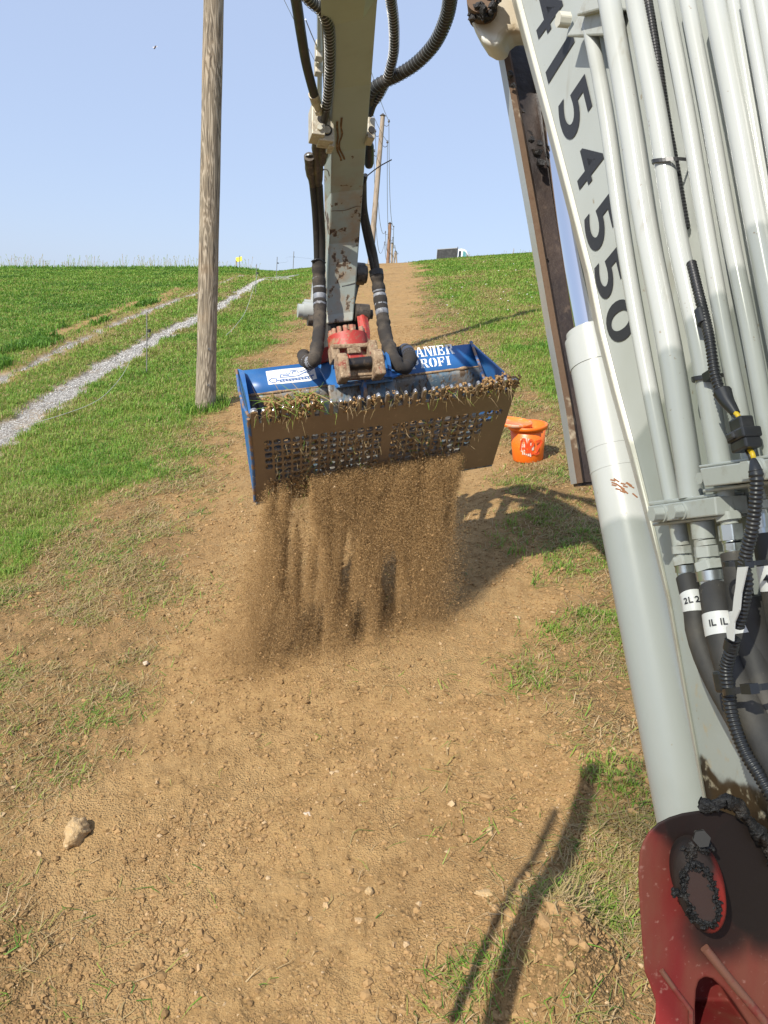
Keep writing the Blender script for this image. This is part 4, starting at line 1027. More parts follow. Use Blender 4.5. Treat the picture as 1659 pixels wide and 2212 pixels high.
# raised boss ring, pin face, locking bolt
bx = (-.28 * CR - .95 * CF); bx /= np.linalg.norm(bx)
bc_ = RP(700, 860, ZR - .01)
e1 = RP(560, 460) - RP(780, 1240); e1 -= bx * (e1 @ bx); L1 = np.linalg.norm(e1) / 2; e1 /= np.linalg.norm(e1); e2 = np.cross(bx, e1)
def ell(r1, r2, off, n_=40): return [bc_ + bx * off + e1 * r1 * cos(a) + e2 * r2 * sin(a) for a in np.linspace(0, 2 * pi, n_, endpoint=False)]
b = MB(); A = ell(L1 * 1.02, L1 * .56, 0); B_ = ell(L1 * .97, L1 * .51, .028); C_ = ell(L1 * .90, L1 * .46, .033)
n_ = 40
b.add(A + B_ + C_, [(k, (k + 1) % n_, n_ + (k + 1) % n_, n_ + k) for k in range(n_)] + [(n_ + k, n_ + (k + 1) % n_, 2 * n_ + (k + 1) % n_, 2 * n_ + k) for k in range(n_)] + [tuple(2 * n_ + k for k in range(n_))], True)
t = NT('pin_boss_paint'); c = t.mix(t.rng(t.noise(9, 4), .48, .62), (.030, .020, .017), (.016, .013, .012))
c = t.mix(t.blob(RP(860, 1020, ZR - .03) - o_, .030, .02, .02, 20, (1.6, .5, .45)), c, (.26, .026, .02)); t.color(c); t.rough(.62); t.spec(.2); t.bump(t.noise(50, 5), .2, .004)
bs_ = b.build('pin_boss', t.m, EXC)
fc = bc_ + bx * .034 - e1 * L1 * .03 - e2 * 0
m_ = MB(); m_.add([fc + bx * .004 + e1 * L1 * .62 * cos(a) + e2 * L1 * .28 * sin(a) for a in np.linspace(0, 2 * pi, 36, endpoint=False)], [tuple(range(36))]); m_.build('pin_face', M('dirty_pin_face', (.040, .019, .015), .6, 0, [(10, (.040, .022, .018), .45, .65, 5)]), bs_)
m_ = MB(); a0 = RP(735, 470, ZR - .035); m_.tube([a0, a0 + bx * .012 + CU * .003], .0105, 6, True, 0, False, .4); m_.build('lock_bolt', M('oily_bolt', (.022, .018, .015), .45, .1), bs_, bevel=.003)
m_ = MB()
for k in range(620):
    a = rng.uniform(0, 2 * pi)
    c = fc + e1 * L1 * .66 * cos(a) + e2 * L1 * .31 * sin(a) + bx * rng.uniform(-.002, .004) + rng.normal(0, .0022, 3)
    q = ICO_V * (1 + rng.normal(0, .3, (len(ICO_V), 1))) * rng.uniform(.0010, .0030); m_.add([c + w_ for w_ in q], [tuple(f) for f in ICO_F])
for k in range(70):
    x, y = [(690, 1180, ), (640, 600), (760, 580), (530, 990)][k % 4]; c = RP(x + rng.normal(0, 40), y + rng.normal(0, 30), ZR - .038)
    q = ICO_V * (1 + rng.normal(0, .3, (len(ICO_V), 1))) * rng.uniform(.002, .005); m_.add([c + w_ for w_ in q], [tuple(f) for f in ICO_F])
m_.build('grease_collar', M_GREASE, bs_)
m_ = MB(); m_.prism([RP(640, 1160, ZR - .02), RP(790, 1180, ZR - .02), RP(780, 1290, ZR - .02), RP(730, 1315, ZR - .02), RP(670, 1290, ZR - .02)], CF * .04); m_.build('grease_drip', M_GREASE, bs_, bevel=.004)
# long greasy lump squeezed out along the boom foot
cv, s = curve([RP(745, 165, ZR), RP(850, 175, ZR - .01), RP(960, 140, ZR - .01), RP(1060, 160, ZR - .01), RP(1160, 280, ZR - .01), RP(1280, 430, ZR - .01), RP(1370, 600, ZR - .01), RP(1450, 760, ZR - .01)], .003)
m_ = MB(); m_.tube(cv, [.0072 * (.55 + .9 * vnoise(np.array([x * 90]), np.array([1.]), 5)[0]) for x in s], 12); vv = np.array(m_.v); m_.v = [tuple(p) for p in vv + rng.normal(0, .0014, vv.shape)]; m_.build('grease_bead', M_GREASE, EXC)
# ribs and recess low on the post
m_ = MB(); m_.tube([RP(770, 1500, ZR - .004), RP(1000, 1790, ZR - .004), RP(1340, 2200, ZR - .004), RP(1500, 2400, ZR - .004)], .006, 8); m_.tube([RP(365, 1710, ZR - .002), RP(500, 1900, ZR - .002), RP(640, 2080, ZR - .002), RP(640, 2400, ZR - .002)], .0035, 8); m_.build('weld_seam', M('scuffed_red', (.20, .085, .055), .6, 0, [(30, (.20, .035, .028), .45, .6, 4)]), post)
rec = [(690, 2400), (690, 2050), (700, 1900), (725, 1815), (780, 1782), (850, 1800), (950, 1890), (1060, 2030), (1180, 2212), (1290, 2400)]
m_ = MB(); m_.prism([RP(x, y) - CF * .05 for x, y in rec], CF * .14); cut = m_.build('recess_cutter', M_POST)
mo = post.modifiers.new('cut', 'BOOLEAN'); mo.object = cut; mo.operation = 'DIFFERENCE'; mo.solver = 'EXACT'
post.modifiers.move(1, 0); cut.location = -np.array(LOC[EXC]) * 0
for q_ in (post, cut):
    b_ = bmesh.new(); b_.from_mesh(q_.data); bmesh.ops.recalc_face_normals(b_, faces=b_.faces); b_.to_mesh(q_.data); b_.free()
bpy.context.view_layer.update()
me_ = bpy.data.meshes.new_from_object(post.evaluated_get(bpy.context.evaluated_depsgraph_get()))
post.modifiers.clear(); post.data = me_; bpy.data.objects.remove(cut)
# off-frame structure of the same machine: cab roof edge, door pillar with its grab rail, undercarriage

M_CAB = M('cab_grey_paint', (.30, .31, .29), .4)
t = NT('tinted_roof_pane'); tr2 = t.n.new('ShaderNodeBsdfTransparent'); tr2.inputs[0].default_value = (.80, .82, .80, 1); ms2 = t.n.new('ShaderNodeMixShader'); ms2.inputs[0].default_value = .10
t.rough(.1); t.l.new(tr2.outputs[0], ms2.inputs[1]); t.l.new(t.bs.outputs[0], ms2.inputs[2]); t.l.new(ms2.outputs[0], t.out.inputs[0]); M_ROOFW = t.m
m_ = MB(); rp = [(-1.02, .28), (-.89, .37), (-.76, .50), (-.62, .60), (-.50, .46), (-.1, .43), (.08, .40), (.08, -1.3), (-.72, -1.3), (-.74, .02), (-.86, .20)]
m_.prism([np.array([x, y, 3.0]) for x, y in rp], up * .07 if 'up' in globals() else np.array([0, 0, .07])); cab = m_.build('cab_roof_window', M_ROOFW, EXC)
def post_(x, y, wx, wy, name, z0=1.0, z1=3.0):
    m = MB(); m.box([x, y, (z0 + z1) / 2], np.array([1., 0, 0]), np.array([0, 1., 0]), np.array([0, 0, 1.]), wx, wy, (z1 - z0) / 2); return m.build(name, M_CAB, EXC, bevel=.01)
m_ = MB(); m_.cyl([-1.065, .326, 3.0], [-.604, .662, 1.6], .017, 12); m_.build('grab_rail', M_CAB, EXC)
m_ = MB(); m_.tube([[-.83, .545, 3.0], [-.464, .667, 1.6]], .042, 14); m_.build('cab_pillar', M_CAB, EXC)
post_(-.72, -1.25, .04, .04, 'cab_pillar'); post_(.05, -1.25, .04, .04, 'cab_pillar')
m_ = MB(); m_.box([-.45, -.75, 1.2], np.array([1., 0, 0]), np.array([0, 1., 0]), np.array([0, 0, 1.]), .62, .75, .45); m_.build('machine_house', M_CAB, EXC, bevel=.05)
for x in (-1.0, .55):
    g_ = float(T(x, -.5)); m_ = MB(); cyc = [(-1.4, .25), (-1.3, .05), (-1.1, .0), (.3, .0), (.5, .08), (.6, .28), (.5, .48), (.3, .55), (-1.1, .55), (-1.3, .48)]
    m_.prism([np.array([x - .2, y - .2, float(T(x, y - .2)) + z]) for y, z in cyc], np.array([.4, 0, .4 * PX])); m_.build('crawler_track', M_RUBBER, EXC, bevel=.03)
# ================================================================== grading bucket
M_BLUE = M('blue_paint', (.018, .105, .30), .4, 0, [(5, (.026, .135, .35), .45, .7, 4), (3, (.09, .16, .27), .5, .85, 5), (90, (.09, .20, .40), .68, .74, 4), (14, (.035, .11, .27), .60, .78, 5)], (90, .1, .002))
M_BEDGE = M('rubbed_blue_edge', (.05, .12, .27), .6, 0, [(20, (.22, .13, .07), .45, .58, 5), (50, (.42, .36, .26), .60, .72, 4)], (60, .3, .003))
M_PLATE = M('sieve_steel', (.215, .168, .122), .42, .35, [(3, (.18, .138, .10), .4, .7, 4, (1, 1, .4)), (40, (.27, .215, .155), .6, .75, 4)], (110, .12, .002))
M_TIP = M('polished_tooth_tip', (.60, .58, .55), .25, .9, [(40, (.35, .30, .24), .5, .7, 4)])
bW = np.array(P(750, 860, 3.95)); BUK = thing('grading_bucket', bW, 'blue grading bucket with toothed perforated sieve plate hanging from the arm', 'excavator bucket')
TL, TRt = P(538, 893, 3.62), P(1120, 822, 3.86)          # tooth line
BLc, BRc = P(554, 1085, 4.12), P(1064, 1004, 4.36)       # foot of the sieve plate
def S(s, t, off=0.0):
    p = (TL * (1 - s) + TRt * s) * (1 - t) + (BLc * (1 - s) + BRc * s) * t
    return p + PN * off
PN = np.cross(TRt - TL, BLc - TL); PN /= np.linalg.norm(PN); PN = PN if PN @ (CAM - TL) > 0 else -PN
TH = .016
NT_ = 29; sp_ = 1.0 / NT_
# teeth: slightly uneven rounded fingers, bright at the tips
tooth_u = [(k + .5) * sp_ for k in range(NT_)]
for k, s0 in enumerate(tooth_u):
    wd = sp_ * (.54 if k not in (0, NT_ - 1) else .95) * rng.uniform(.92, 1.06); t0 = rng.uniform(-.030, -.006) if k not in (0, NT_ - 1) else -.02
    prof = []
    for a in np.linspace(0, pi, 9): prof.append((s0 + wd * .40 * cos(a), t0 + .028 * (1 - sin(a)) ))
    prof = [(s0 + wd * .52, .128)] + prof + [(s0 - wd * .52, .128)]
    m_ = MB(); f0 = [S(a, b_, .002) for a, b_ in prof]; f1 = [S(a, b_, -TH - .002) for a, b_ in prof]
    m_.prism(f0, f1[0] - f0[0])
    # bright worn tip cap
    cap = [(s0 + wd * .41 * cos(a), t0 + .026 * (1 - sin(a)) - .003) for a in np.linspace(.0, pi, 9)]
    m_.prism([S(a, b_, .0035) for a, b_ in cap], -PN * (TH + .007), 1)
    m_.build('tooth', [M_PLATE, M_TIP], BUK, bevel=.003)
# sieve plate with rounded slots
m_ = MB()
HW, HT = .0142, .0275
def ring12(sc, tc, hw, ht, e=3.2):
    out = []
    for k in range(16):
        a = 2 * pi * k / 16; ca, sa = cos(a), sin(a)
        r = (abs(ca) ** e + abs(sa) ** e) ** (-1 / e); out.append((sc + hw * r * ca, tc + ht * r * sa))
    return out
def sq16(s0, s1, t0, t1):
    sc, tc = (s0 + s1) / 2, (t0 + t1) / 2; out = []
    for k in range(16):
        a = 2 * pi * k / 16; ca, sa = cos(a), sin(a); r = 1 / max(abs(ca), abs(sa)); out.append((sc + (s1 - s0) / 2 * r * ca, tc + (t1 - t0) / 2 * r * sa))
    return out
def cell(s0, s1, t0, t1, hole=True):
    o16 = sq16(s0, s1, t0, t1)
    if not hole:
        m_.add([S(*p) for p in o16] + [S(*p, -TH) for p in o16], [tuple(range(16)), tuple(range(31, 15, -1))]); return
    h16 = ring12((s0 + s1) / 2, (t0 + t1) / 2, HW, HT)
    vs = [S(*p) for p in o16 + h16] + [S(*p, -TH) for p in o16 + h16]; fs = []
    for k in range(16):
        j = (k + 1) % 16
        fs += [(k, j, 16 + j, 16 + k), (32 + j, 32 + k, 48 + k, 48 + j), (16 + k, 16 + j, 48 + j, 48 + k)]
    m_.add(vs, fs)
def solid(s0, s1, t0, t1): m_.hexa([S(s0, t1, -TH), S(s1, t1, -TH), S(s1, t0, -TH), S(s0, t0, -TH), S(s0, t1), S(s1, t1), S(s1, t0), S(s0, t0)])
tr0, dt, NR = .295, .067, 9
PAN = [(.042, .497, 13, lambda c: 5 if c == 0 else NR), (.528, .975, 13, lambda c: NR if c < 9 else (6, 4, 2, 1)[c - 9])]
solid(0, 1, .110, tr0); solid(0, .042, tr0, tr0 + dt * NR); solid(.497, .528, tr0, tr0 + dt * NR); solid(.975, 1, tr0, tr0 + dt * NR); solid(0, 1, tr0 + dt * NR, 1.0)
HOLES = []
for s0, s1, nc, rows_ in PAN:
    ds = (s1 - s0) / nc
    for c in range(nc):
        for r in range(NR):
            hole = r < rows_(c); cell(s0 + c * ds, s0 + (c + 1) * ds, tr0 + r * dt, tr0 + (r + 1) * dt, hole)
            if hole: HOLES.append((s0 + (c + .5) * ds, tr0 + (r + .5) * dt))
m_.build('sieve_plate', M_PLATE, BUK)
# end plates
def endplate(pts, d):
    m = MB(); m.prism(pts, d); return m.build('end_plate', [M_BLUE], BUK, bevel=.002)
LA, LB = P(509, 797, 4.20), P(533, 974, 4.36)
EXv = (TRt - TL) / np.linalg.norm(TRt - TL)
endplate([LA, P(523, 801, 4.16), TL + (BLc - TL) * .02 - PN * TH, BLc - PN * TH, P(549, 1085, 4.16), LB], EXv * .012)
RA = P(1018, 737, 4.46)
endplate([RA, P(1022, 742, 4.44), TRt + (BRc - TRt) * .02 - PN * TH - EXv * .01, BRc - PN * TH - EXv * .01, BRc - PN * .1 - EXv * .01, P(1042, 900, 4.6)], -EXv * .012)
# rubbed front edges of the end plates
m_ = MB(); m_.tube([P(511, 799, 4.19), P(517, 845, 3.98), P(527, 880, 3.78), P(537, 898, 3.64)], .008, 6); m_.build('edge_wear', M_BEDGE, BUK); m_ = MB(); m_.tube([P(536, 905, 3.64), P(546, 1000, 3.88), P(551, 1083, 4.12)], .009, 6); m_.build('edge_wear', M_BEDGE, BUK); m_ = MB()
m_.tube([P(1018, 739, 4.45), P(1030, 772, 4.3), P(1044, 812, 4.05), P(1052, 832, 3.92)], .009, 6); m_.build('edge_wear', M_BEDGE, BUK)
# shell: lettered upper strip, scoured curve below it
xs = np.linspace(0, 1, 13)
prof = [((513, 803, 4.20), (1016, 744, 4.44), 0), ((528, 856, 4.10), (1034, 792, 4.34), 0), ((531, 868, 4.10), (1038, 803, 4.34), 1), ((536, 900, 4.16), (1046, 832, 4.40), 1), ((542, 960, 4.26), (1050, 890, 4.50), 1), ((549, 1040, 4.34), (1054, 960, 4.56), 1), ((553, 1090, 4.30), (1060, 1006, 4.52), 1), ((554, 1086, 4.13), (1063, 1005, 4.37), 1)]
t = NT('scoured_blue_steel'); n1 = t.noise(14, 6, .65, (1, 1, .6)); n2 = t.noise(45, 5, .6, (1, 1, .35)); n3 = t.noise(3.5, 4)
c = t.mix(t.rng(n1, .40, .56), (.10, .155, .20), (.24, .225, .195)); c = t.mix(t.rng(n2, .50, .62), c, (.115, .075, .042)); c = t.mix(t.math('MULTIPLY', t.rng(n3, .48, .64), t.rng(n1, .40, .52)), c, (.26, .165, .085)); c = t.mix(t.rng(t.noise(70, 4), .62, .70), c, (.46, .45, .40))
t.color(c); t.rough(.5); t.metal(.15); t.bump(n2, .3, .003); M_SCOUR = t.m
def shellstrip(name, rows, mat, th=.010):
    m = MB(); vs = []
    for l, r, _ in rows:
        a, e = P(*l), P(*r); vs += [a * (1 - x) + e * x for x in xs]
    n = len(xs); m.add(vs, [(i * n + k, i * n + k + 1, (i + 1) * n + k + 1, (i + 1) * n + k) for i in range(len(rows) - 1) for k in range(n - 1)], True)
    o = m.build(name, mat, BUK); md = o.modifiers.new('sol', 'SOLIDIFY'); md.thickness = th; md.offset = 0; return o
shellstrip('back_strip', prof[:2], M_BLUE)
shellstrip('scoured_shell', prof[1:], M_SCOUR)
# dirt line along the fold
m_ = MB(); cv, s = curve([P(*prof[1][0]) * (1 - x) + P(*prof[1][1]) * x - CF * .004 for x in (0, .35, .7, 1)], .006)
m_.tube(cv, [.0035 + .009 * vnoise(np.array([x * 22]), np.array([3.]), 8)[0] for x in s], 7); m_.build('fold_dirt', M('rust_and_dirt', (.30, .20, .11), .9, 0, [(40, (.17, .095, .05), .45, .65, 5), (90, (.52, .44, .32), .55, .7, 3)]), BUK)
# strip frame for lettering
SA, SB_, SC_ = P(*prof[0][0]), P(*prof[0][1]), P(*prof[1][0])
SN = np.cross(SB_ - SA, SC_ - SA); SN /= np.linalg.norm(SN); SN = SN if SN @ (CAM - SA) > 0 else -SN
def strip_hit(u, v, off=.0065):
    r = P(u, v, 1) - CAM; k = ((SA - CAM) @ SN) / (r @ SN); return CAM + r * k + SN * off
# stencilled slab letters
LET = {'P': [(0, 0, .42, .09), (.08, 0, .34, 1), (0, .91, .3, 1), (.42, .91, .78, 1), (.66, .5, .92, .95), (.42, .42, .78, .52)],
       'L': [(0, 0, .40, .09), (.08, 0, .34, 1), (0, .91, .45, 1), (.45, 0, .9, .1), (.76, .05, .92, .34)],
       'A': [(-.05, 0, .30, .09), (.60, 0, 1.05, .09), [(.06, .05), (.20, .05), (.50, 1), (.40, 1)], [(.52, 1), (.62, 1), (.98, .05), (.66, .05)], (.30, .30, .62, .39)],
       'N': [(0, 0, .32, .09), (.10, 0, .22, 1), (0, .91, .3, 1), [(.24, 1), (.46, 1), (.98, 0), (.74, 0)], (.84, .2, .96, 1), (.70, .91, 1.08, 1)],
       'I': [(0, 0, .19, .09), (.25, 0, .46, .09), (.08, 0, .38, 1), (0, .91, .46, 1)],
       'E': [(0, 0, .32, .09), (.08, 0, .34, 1), (0, .91, .32, 1), (.38, 0, .88, .09), (.74, .04, .90, .33), (.40, .45, .62, .55), (.60, .36, .70, .64), (.38, .91, .86, 1), (.74, .68, .88, .96)],
       'R': [(0, 0, .42, .09), (.08, 0, .34, 1), (0, .91, .32, 1), (.40, .91, .76, 1), (.62, .55, .88, .95), (.40, .47, .74, .56), [(.50, .46), (.72, .46), (1.0, .05), (.74, 0)], (.78, 0, 1.06, .09)],
       'O': [[(.0, .5), (.06, .22), (.22, .04), (.40, 0), (.40, .09), (.32, .25), (.29, .5), (.32, .75), (.40, .91), (.40, 1), (.22, .96), (.06, .78)], [(1.0, .5), (.94, .22), (.78, .04), (.58, 0), (.58, .09), (.68, .25), (.71, .5), (.68, .75), (.58, .91), (.58, 1), (.78, .96), (.94, .78)]],
       'F': [(0, 0, .42, .09), (.08, 0, .34, 1), (0, .91, .32, 1), (.38, .91, .86, 1), (.74, .66, .88, .96), (.40, .43, .62, .53), (.58, .34, .68, .62)]}
def stencil(name, text, u0, v0, u1, v1, hgt, mat):
    m = MB(); adv = [1.12 if ch != 'I' else .58 for ch in text]; tot = sum(adv); x = 0
    for ch, ad in zip(text, adv):
        for q in LET[ch]:
            poly = [(q[0], q[1]), (q[2], q[1]), (q[2], q[3]), (q[0], q[3])] if isinstance(q, tuple) else q
            m.add([strip_hit(u0 + (u1 - u0) * (x + px) / tot - hgt * .28 * (1 - py) * 0 + hgt * py * -.22, v0 + (v1 - v0) * (x + px) / tot - hgt * py) for px, py in poly], [tuple(range(len(poly)))])
        x += ad
    return m.build(name, mat, BUK)
M_LET = M('worn_white_stencil', (.74, .73, .70), .6, 0, [(45, (.10, .17, .34), .66, .70, 4)])
stencil('stencil_lettering', 'PLANIER', 863, 777.5, 983, 765.5, 21, M_LET)
stencil('stencil_lettering', 'PROFI', 891, 799.5, 976, 789.5, 19, M_LET)
# torn sticker with a line drawing of a digger
t = NT('torn_sticker'); w_ = t.noise(26, 5, .7, (1, 1, 2.2), None, 1.5); lo = t.noise(75, 4, .6, (1, 1, .5))
c = t.mix(t.rng(w_, .60, .63), (.74, .73, .69), (.20, .32, .52)); t.color(c); t.rough(.6); M_STK = t.m
k_ = lambda x, y: ((900 + x * .3617) * K, (1200 + y * .3617) * K)
m_ = MB(); m_.add([strip_hit(*k_(x, y), .0062) for x, y in [(405, 735), (560, 712), (720, 698), (860, 686), (935, 700), (950, 760), (962, 812), (880, 838), (760, 850), (600, 866), (520, 872), (435, 880)]], [tuple(range(12))]); stk = m_.build('torn_sticker', M_STK, BUK)
m_ = MB(); M_SB = M('sticker_blue_line', (.05, .13, .33), .6)
def line(pts, w2=.006):
    ribbon(m_, [strip_hit(*k_(x, y), .0072) for x, y in pts], w2, SN)
for pts in ([(560, 800), (570, 765), (665, 762), (670, 730), (745, 718), (752, 745), (790, 738), (880, 700), (900, 718), (850, 752), (832, 748)], [(560, 800), (640, 796), (760, 782), (800, 760), (870, 722)], [(690, 762), (700, 738), (735, 732)], [(590, 780), (660, 778)], [(440, 835), (470, 810), (520, 815), (525, 850), (480, 858), (440, 835)], [(530, 835), (600, 822), (700, 815), (800, 800), (930, 778)], [(560, 845), (640, 835), (760, 822), (880, 805)]): line(pts)
for x in range(560, 930, 34): line([(x, 826 - (x - 560) * .11), (x + 14, 852 - (x - 560) * .11)], .006)
m_.build('sticker_print', M_SB, stk)
# hinge box of the bucket: cheeks, cross rail, ribs
m_ = MB()
cb = lambda x, y, Z: Q(900 + x * .3617, 1200 + y * .3617, Z)
m_.prism([cb(1000, 632, 4.18), cb(1095, 612, 4.16), cb(1130, 560, 4.14), cb(1150, 600, 4.12), cb(1205, 830, 3.98), cb(1195, 900, 3.98), cb(1160, 905, 4.02), cb(1080, 860, 4.08), cb(990, 690, 4.16)], TFv * .02)
m_.prism([cb(1100, 560, 4.13), cb(1140, 558, 4.11), cb(1160, 620, 4.08), cb(1212, 780, 3.95), cb(1205, 835, 3.93), cb(1180, 780, 3.97), cb(1130, 620, 4.08)], -TFv * .02)
m_.build('hinge_cheek', M_BLUE, BUK, bevel=.004)
cr_ = lambda x, y, Z: Q(1400 + x * .4219, 1200 + y * .4219, Z)
m_ = MB()
m_.prism([cr_(225, 425, 4.14), cr_(265, 430, 4.14), cr_(300, 500, 4.1), cr_(345, 640, 4.02), cr_(440, 640, 4.12), cr_(520, 600, 4.2), cr_(345, 690, 4.0), cr_(335, 670, 3.97), cr_(250, 670, 3.97)], TFv * .02)
m_.prism([cr_(270, 450, 4.12), cr_(300, 458, 4.12), cr_(320, 540, 4.05), cr_(330, 620, 3.98), cr_(300, 610, 3.98), cr_(285, 520, 4.05)], -TFv * .02)
m_.build('hinge_cheek', M_BLUE, BUK, bevel=.004)
m_ = MB(); m_.hexa([cb(1195, 905, 3.98), cr_(345, 715, 4.02), cr_(345, 715, 4.10), cb(1195, 905, 4.06), cb(1195, 868, 3.98), cr_(345, 678, 4.02), cr_(345, 660, 4.12), cb(1195, 840, 4.08)]); m_.build('cross_rail', M('dulled_blue_rail', (.075, .16, .28), .5, 0, [(18, (.20, .24, .27), .5, .65, 5), (40, (.20, .12, .06), .60, .70, 4)]), BUK, bevel=.004)
m_ = MB(); m_.tube([cb(1195, 862, 3.965), cr_(180, 700, 3.985), cr_(348, 670, 4.005)], .006, 8); m_.build('rail_lip', M_BEDGE, BUK)
m_ = MB(); m_.box(cb(1468, 930, 4.0), TR2, TFv, TU2, .010, .04, .055); m_.build('shell_rib', M_BEDGE, BUK, bevel=.005)
for a, e in ((cb(1325, 960, 4.04), .115), (cr_(200, 790, 4.08), .11)):
    m_ = MB(); m_.box(a, TR2, TFv, TU2, e, .008, .05); m_.build('shell_panel', M_SCOUR, BUK, bevel=.01, seg=3)
# lugs with the hinge pin between them
def lug(c, w2, h2, d2):
    m = MB(); pf = [(-d2, -h2), (d2, -h2), (d2 * 1.05, h2 * .45), (d2 * .7, h2 * .85), (d2 * .1, h2), (-d2 * .6, h2 * .9), (-d2, h2 * .5)]
    m.prism([c + TFv * a + TU2 * b_ - TR2 * w2 for a, b_ in pf], TR2 * 2 * w2); return m.build('hinge_lug', M_MUD, BUK, bevel=.012, seg=3)
lug(Q(1347, 1447, 3.86), .027, .072, .06); lug(Q(1484, 1432, 3.90), .027, .074, .06)
m_ = MB(); m_.cyl(Q(1350, 1437, 3.87), Q(1484, 1424, 3.91), .031, 28); m_.build('hinge_pin', M('worn_dark_pin', (.045, .040, .038), .38, .6, [(24, (.13, .095, .065), .5, .7, 5)]), BUK, bevel=.004)

# ---- soil and roots caught on the teeth and in the slots
V_, F3, tn = [], [], []
def clump(c, r, n_=7):
    for _ in range(n_):
        cc = c + rng.normal(0, r * .55, 3); q = ICO_V * (1 + rng.normal(0, .25, (len(ICO_V), 1))) * r * rng.uniform(.35, .75)
        b0 = sum(len(v) for v in V_); V_.append(q + cc); F3.append(ICO_F + b0); tn.append(np.full(len(ICO_V), rng.uniform(0, .8)))
heavy = [(1, 1.3), (2, 1.1), (3, 1.6), (4, 1.9), (5, 1.8), (6, .6), (9, .8), (10, .9), (11, .7), (12, 1.2), (13, .7), (15, .7), (16, .5), (17, .6), (18, .5), (19, .9), (20, 1.2), (21, 1.3), (22, 1.2), (23, 1.3), (24, 1.2), (25, 1.3), (26, 1.4), (27, 1.7), (28, 1.5)]
for k, a in heavy:
    for j in range(int(5.5 * a) + 1):
        s0 = (k + .5 + (.5 if rng.random() < .8 else 0) + rng.normal(0, .13)) * sp_; clump(S(s0, rng.uniform(.0, .13) - .025 * (a > 1.4), rng.uniform(-.03, .003)), .0095 * (.75 + .25 * a), 6)
for j in range(150): clump(S(rng.uniform(.06, .25), rng.uniform(-.05, .07), rng.uniform(-.06, -.005)), .012, 5)
for j in range(60): clump(S(rng.uniform(.86, .98), rng.uniform(-.02, .07), rng.uniform(-.04, .0)), .011, 5)
for s0, t0 in HOLES:
    if t0 > .36 or rng.random() < .75: clump(S(s0 + rng.normal(0, .004), t0 + rng.normal(0, .008), -.035), .017, 5)
    if rng.random() < .24: clump(S(s0 + rng.normal(0, .004), t0 + rng.normal(0, .01), rng.uniform(-.02, .004)), .009, 5)
for _ in range(900):
    s0 = rng.uniform(.06, .80); t0 = 1.0 - abs(rng.normal(0, .09)) - .10 * (.5 + .5 * sin(s0 * 40)); clump(S(s0, t0, rng.uniform(-.01, .012)), .0095, 4)
sc_ = npmesh('caught_soil', np.vstack(V_), [np.vstack(F3)], M_CLOD, {'tint': np.concatenate(tn)})
tag(sc_, 'crumbly brown soil wedged between the bucket teeth and in the sieve slots', 'soil', kind='stuff')
RT = MB(); rt = []
V_, Fq_, Ft_, tnt = [], [], [], []
def straw(p, d, L, w, tint):
    d = d / np.linalg.norm(d); g = np.array([0, 0, -1.0]); sd_ = np.cross(d, CAM - p); sd_ /= np.linalg.norm(sd_) + 1e-9
    pts = []; q = p.copy(); k_ = rng.uniform(.0, .5)
    for i in range(5):
        pts += [q - sd_ * w * (1 - .17 * i) / 2, q + sd_ * w * (1 - .17 * i) / 2]; d = d + g * k_ * .3 + rng.normal(0, .16, 3); d /= np.linalg.norm(d); q = q + d * L / 4
    b0 = len(V_) ; V_.extend(pts); Fq_.extend([[b0 + 2 * i, b0 + 2 * i + 1, b0 + 2 * i + 3, b0 + 2 * i + 2] for i in range(4)]); tnt.extend([tint] * 10)
tp = lambda: float(rng.choice([.3, .6, .86, .97], p=[.05, .09, .36, .5]) + rng.normal(0, .03))
for k, a in heavy:
    for j in range(int(4.5 * a) + 1):
        straw(S((k + rng.uniform(-.4, .4)) * sp_, rng.uniform(-.02, .12), .012), np.array([rng.normal(0, .5), -.5 + rng.normal(0, .4), rng.normal(-.5, .8)]), rng.uniform(.02, .085), rng.uniform(.0012, .0026), tp())
for j in range(70): straw(S(rng.uniform(.05, .26), rng.uniform(-.10, .02), -.02), np.array([rng.normal(0, 1), rng.normal(0, .6), rng.normal(.1, .5)]), rng.uniform(.06, .16), .0035, float(rng.choice([.2, .45, .9])))
for s0, t0 in HOLES:
    for j in range(rng.integers(0, 4)): straw(S(s0 + rng.normal(0, .006), t0 + rng.normal(0, .015), .004), np.array([rng.normal(0, .5), -.6, rng.normal(-.6, .5)]), rng.uniform(.02, .07), rng.uniform(.0016, .0032), tp())
for j in range(260): straw(S(rng.uniform(.05, .86), rng.uniform(.8, 1.02), .006), np.array([rng.normal(0, .4), -.4, -1 + rng.normal(0, .3)]), rng.uniform(.03, .10), rng.uniform(.0018, .0034), tp())
rt_ = npmesh('hanging_roots', np.array(V_), [np.array(Fq_)], M_GRASS, {'tint': np.array(tnt), 'up': np.zeros(len(tnt))})
tag(rt_, 'straw and grass roots hanging from the sieve plate', 'roots', kind='stuff')

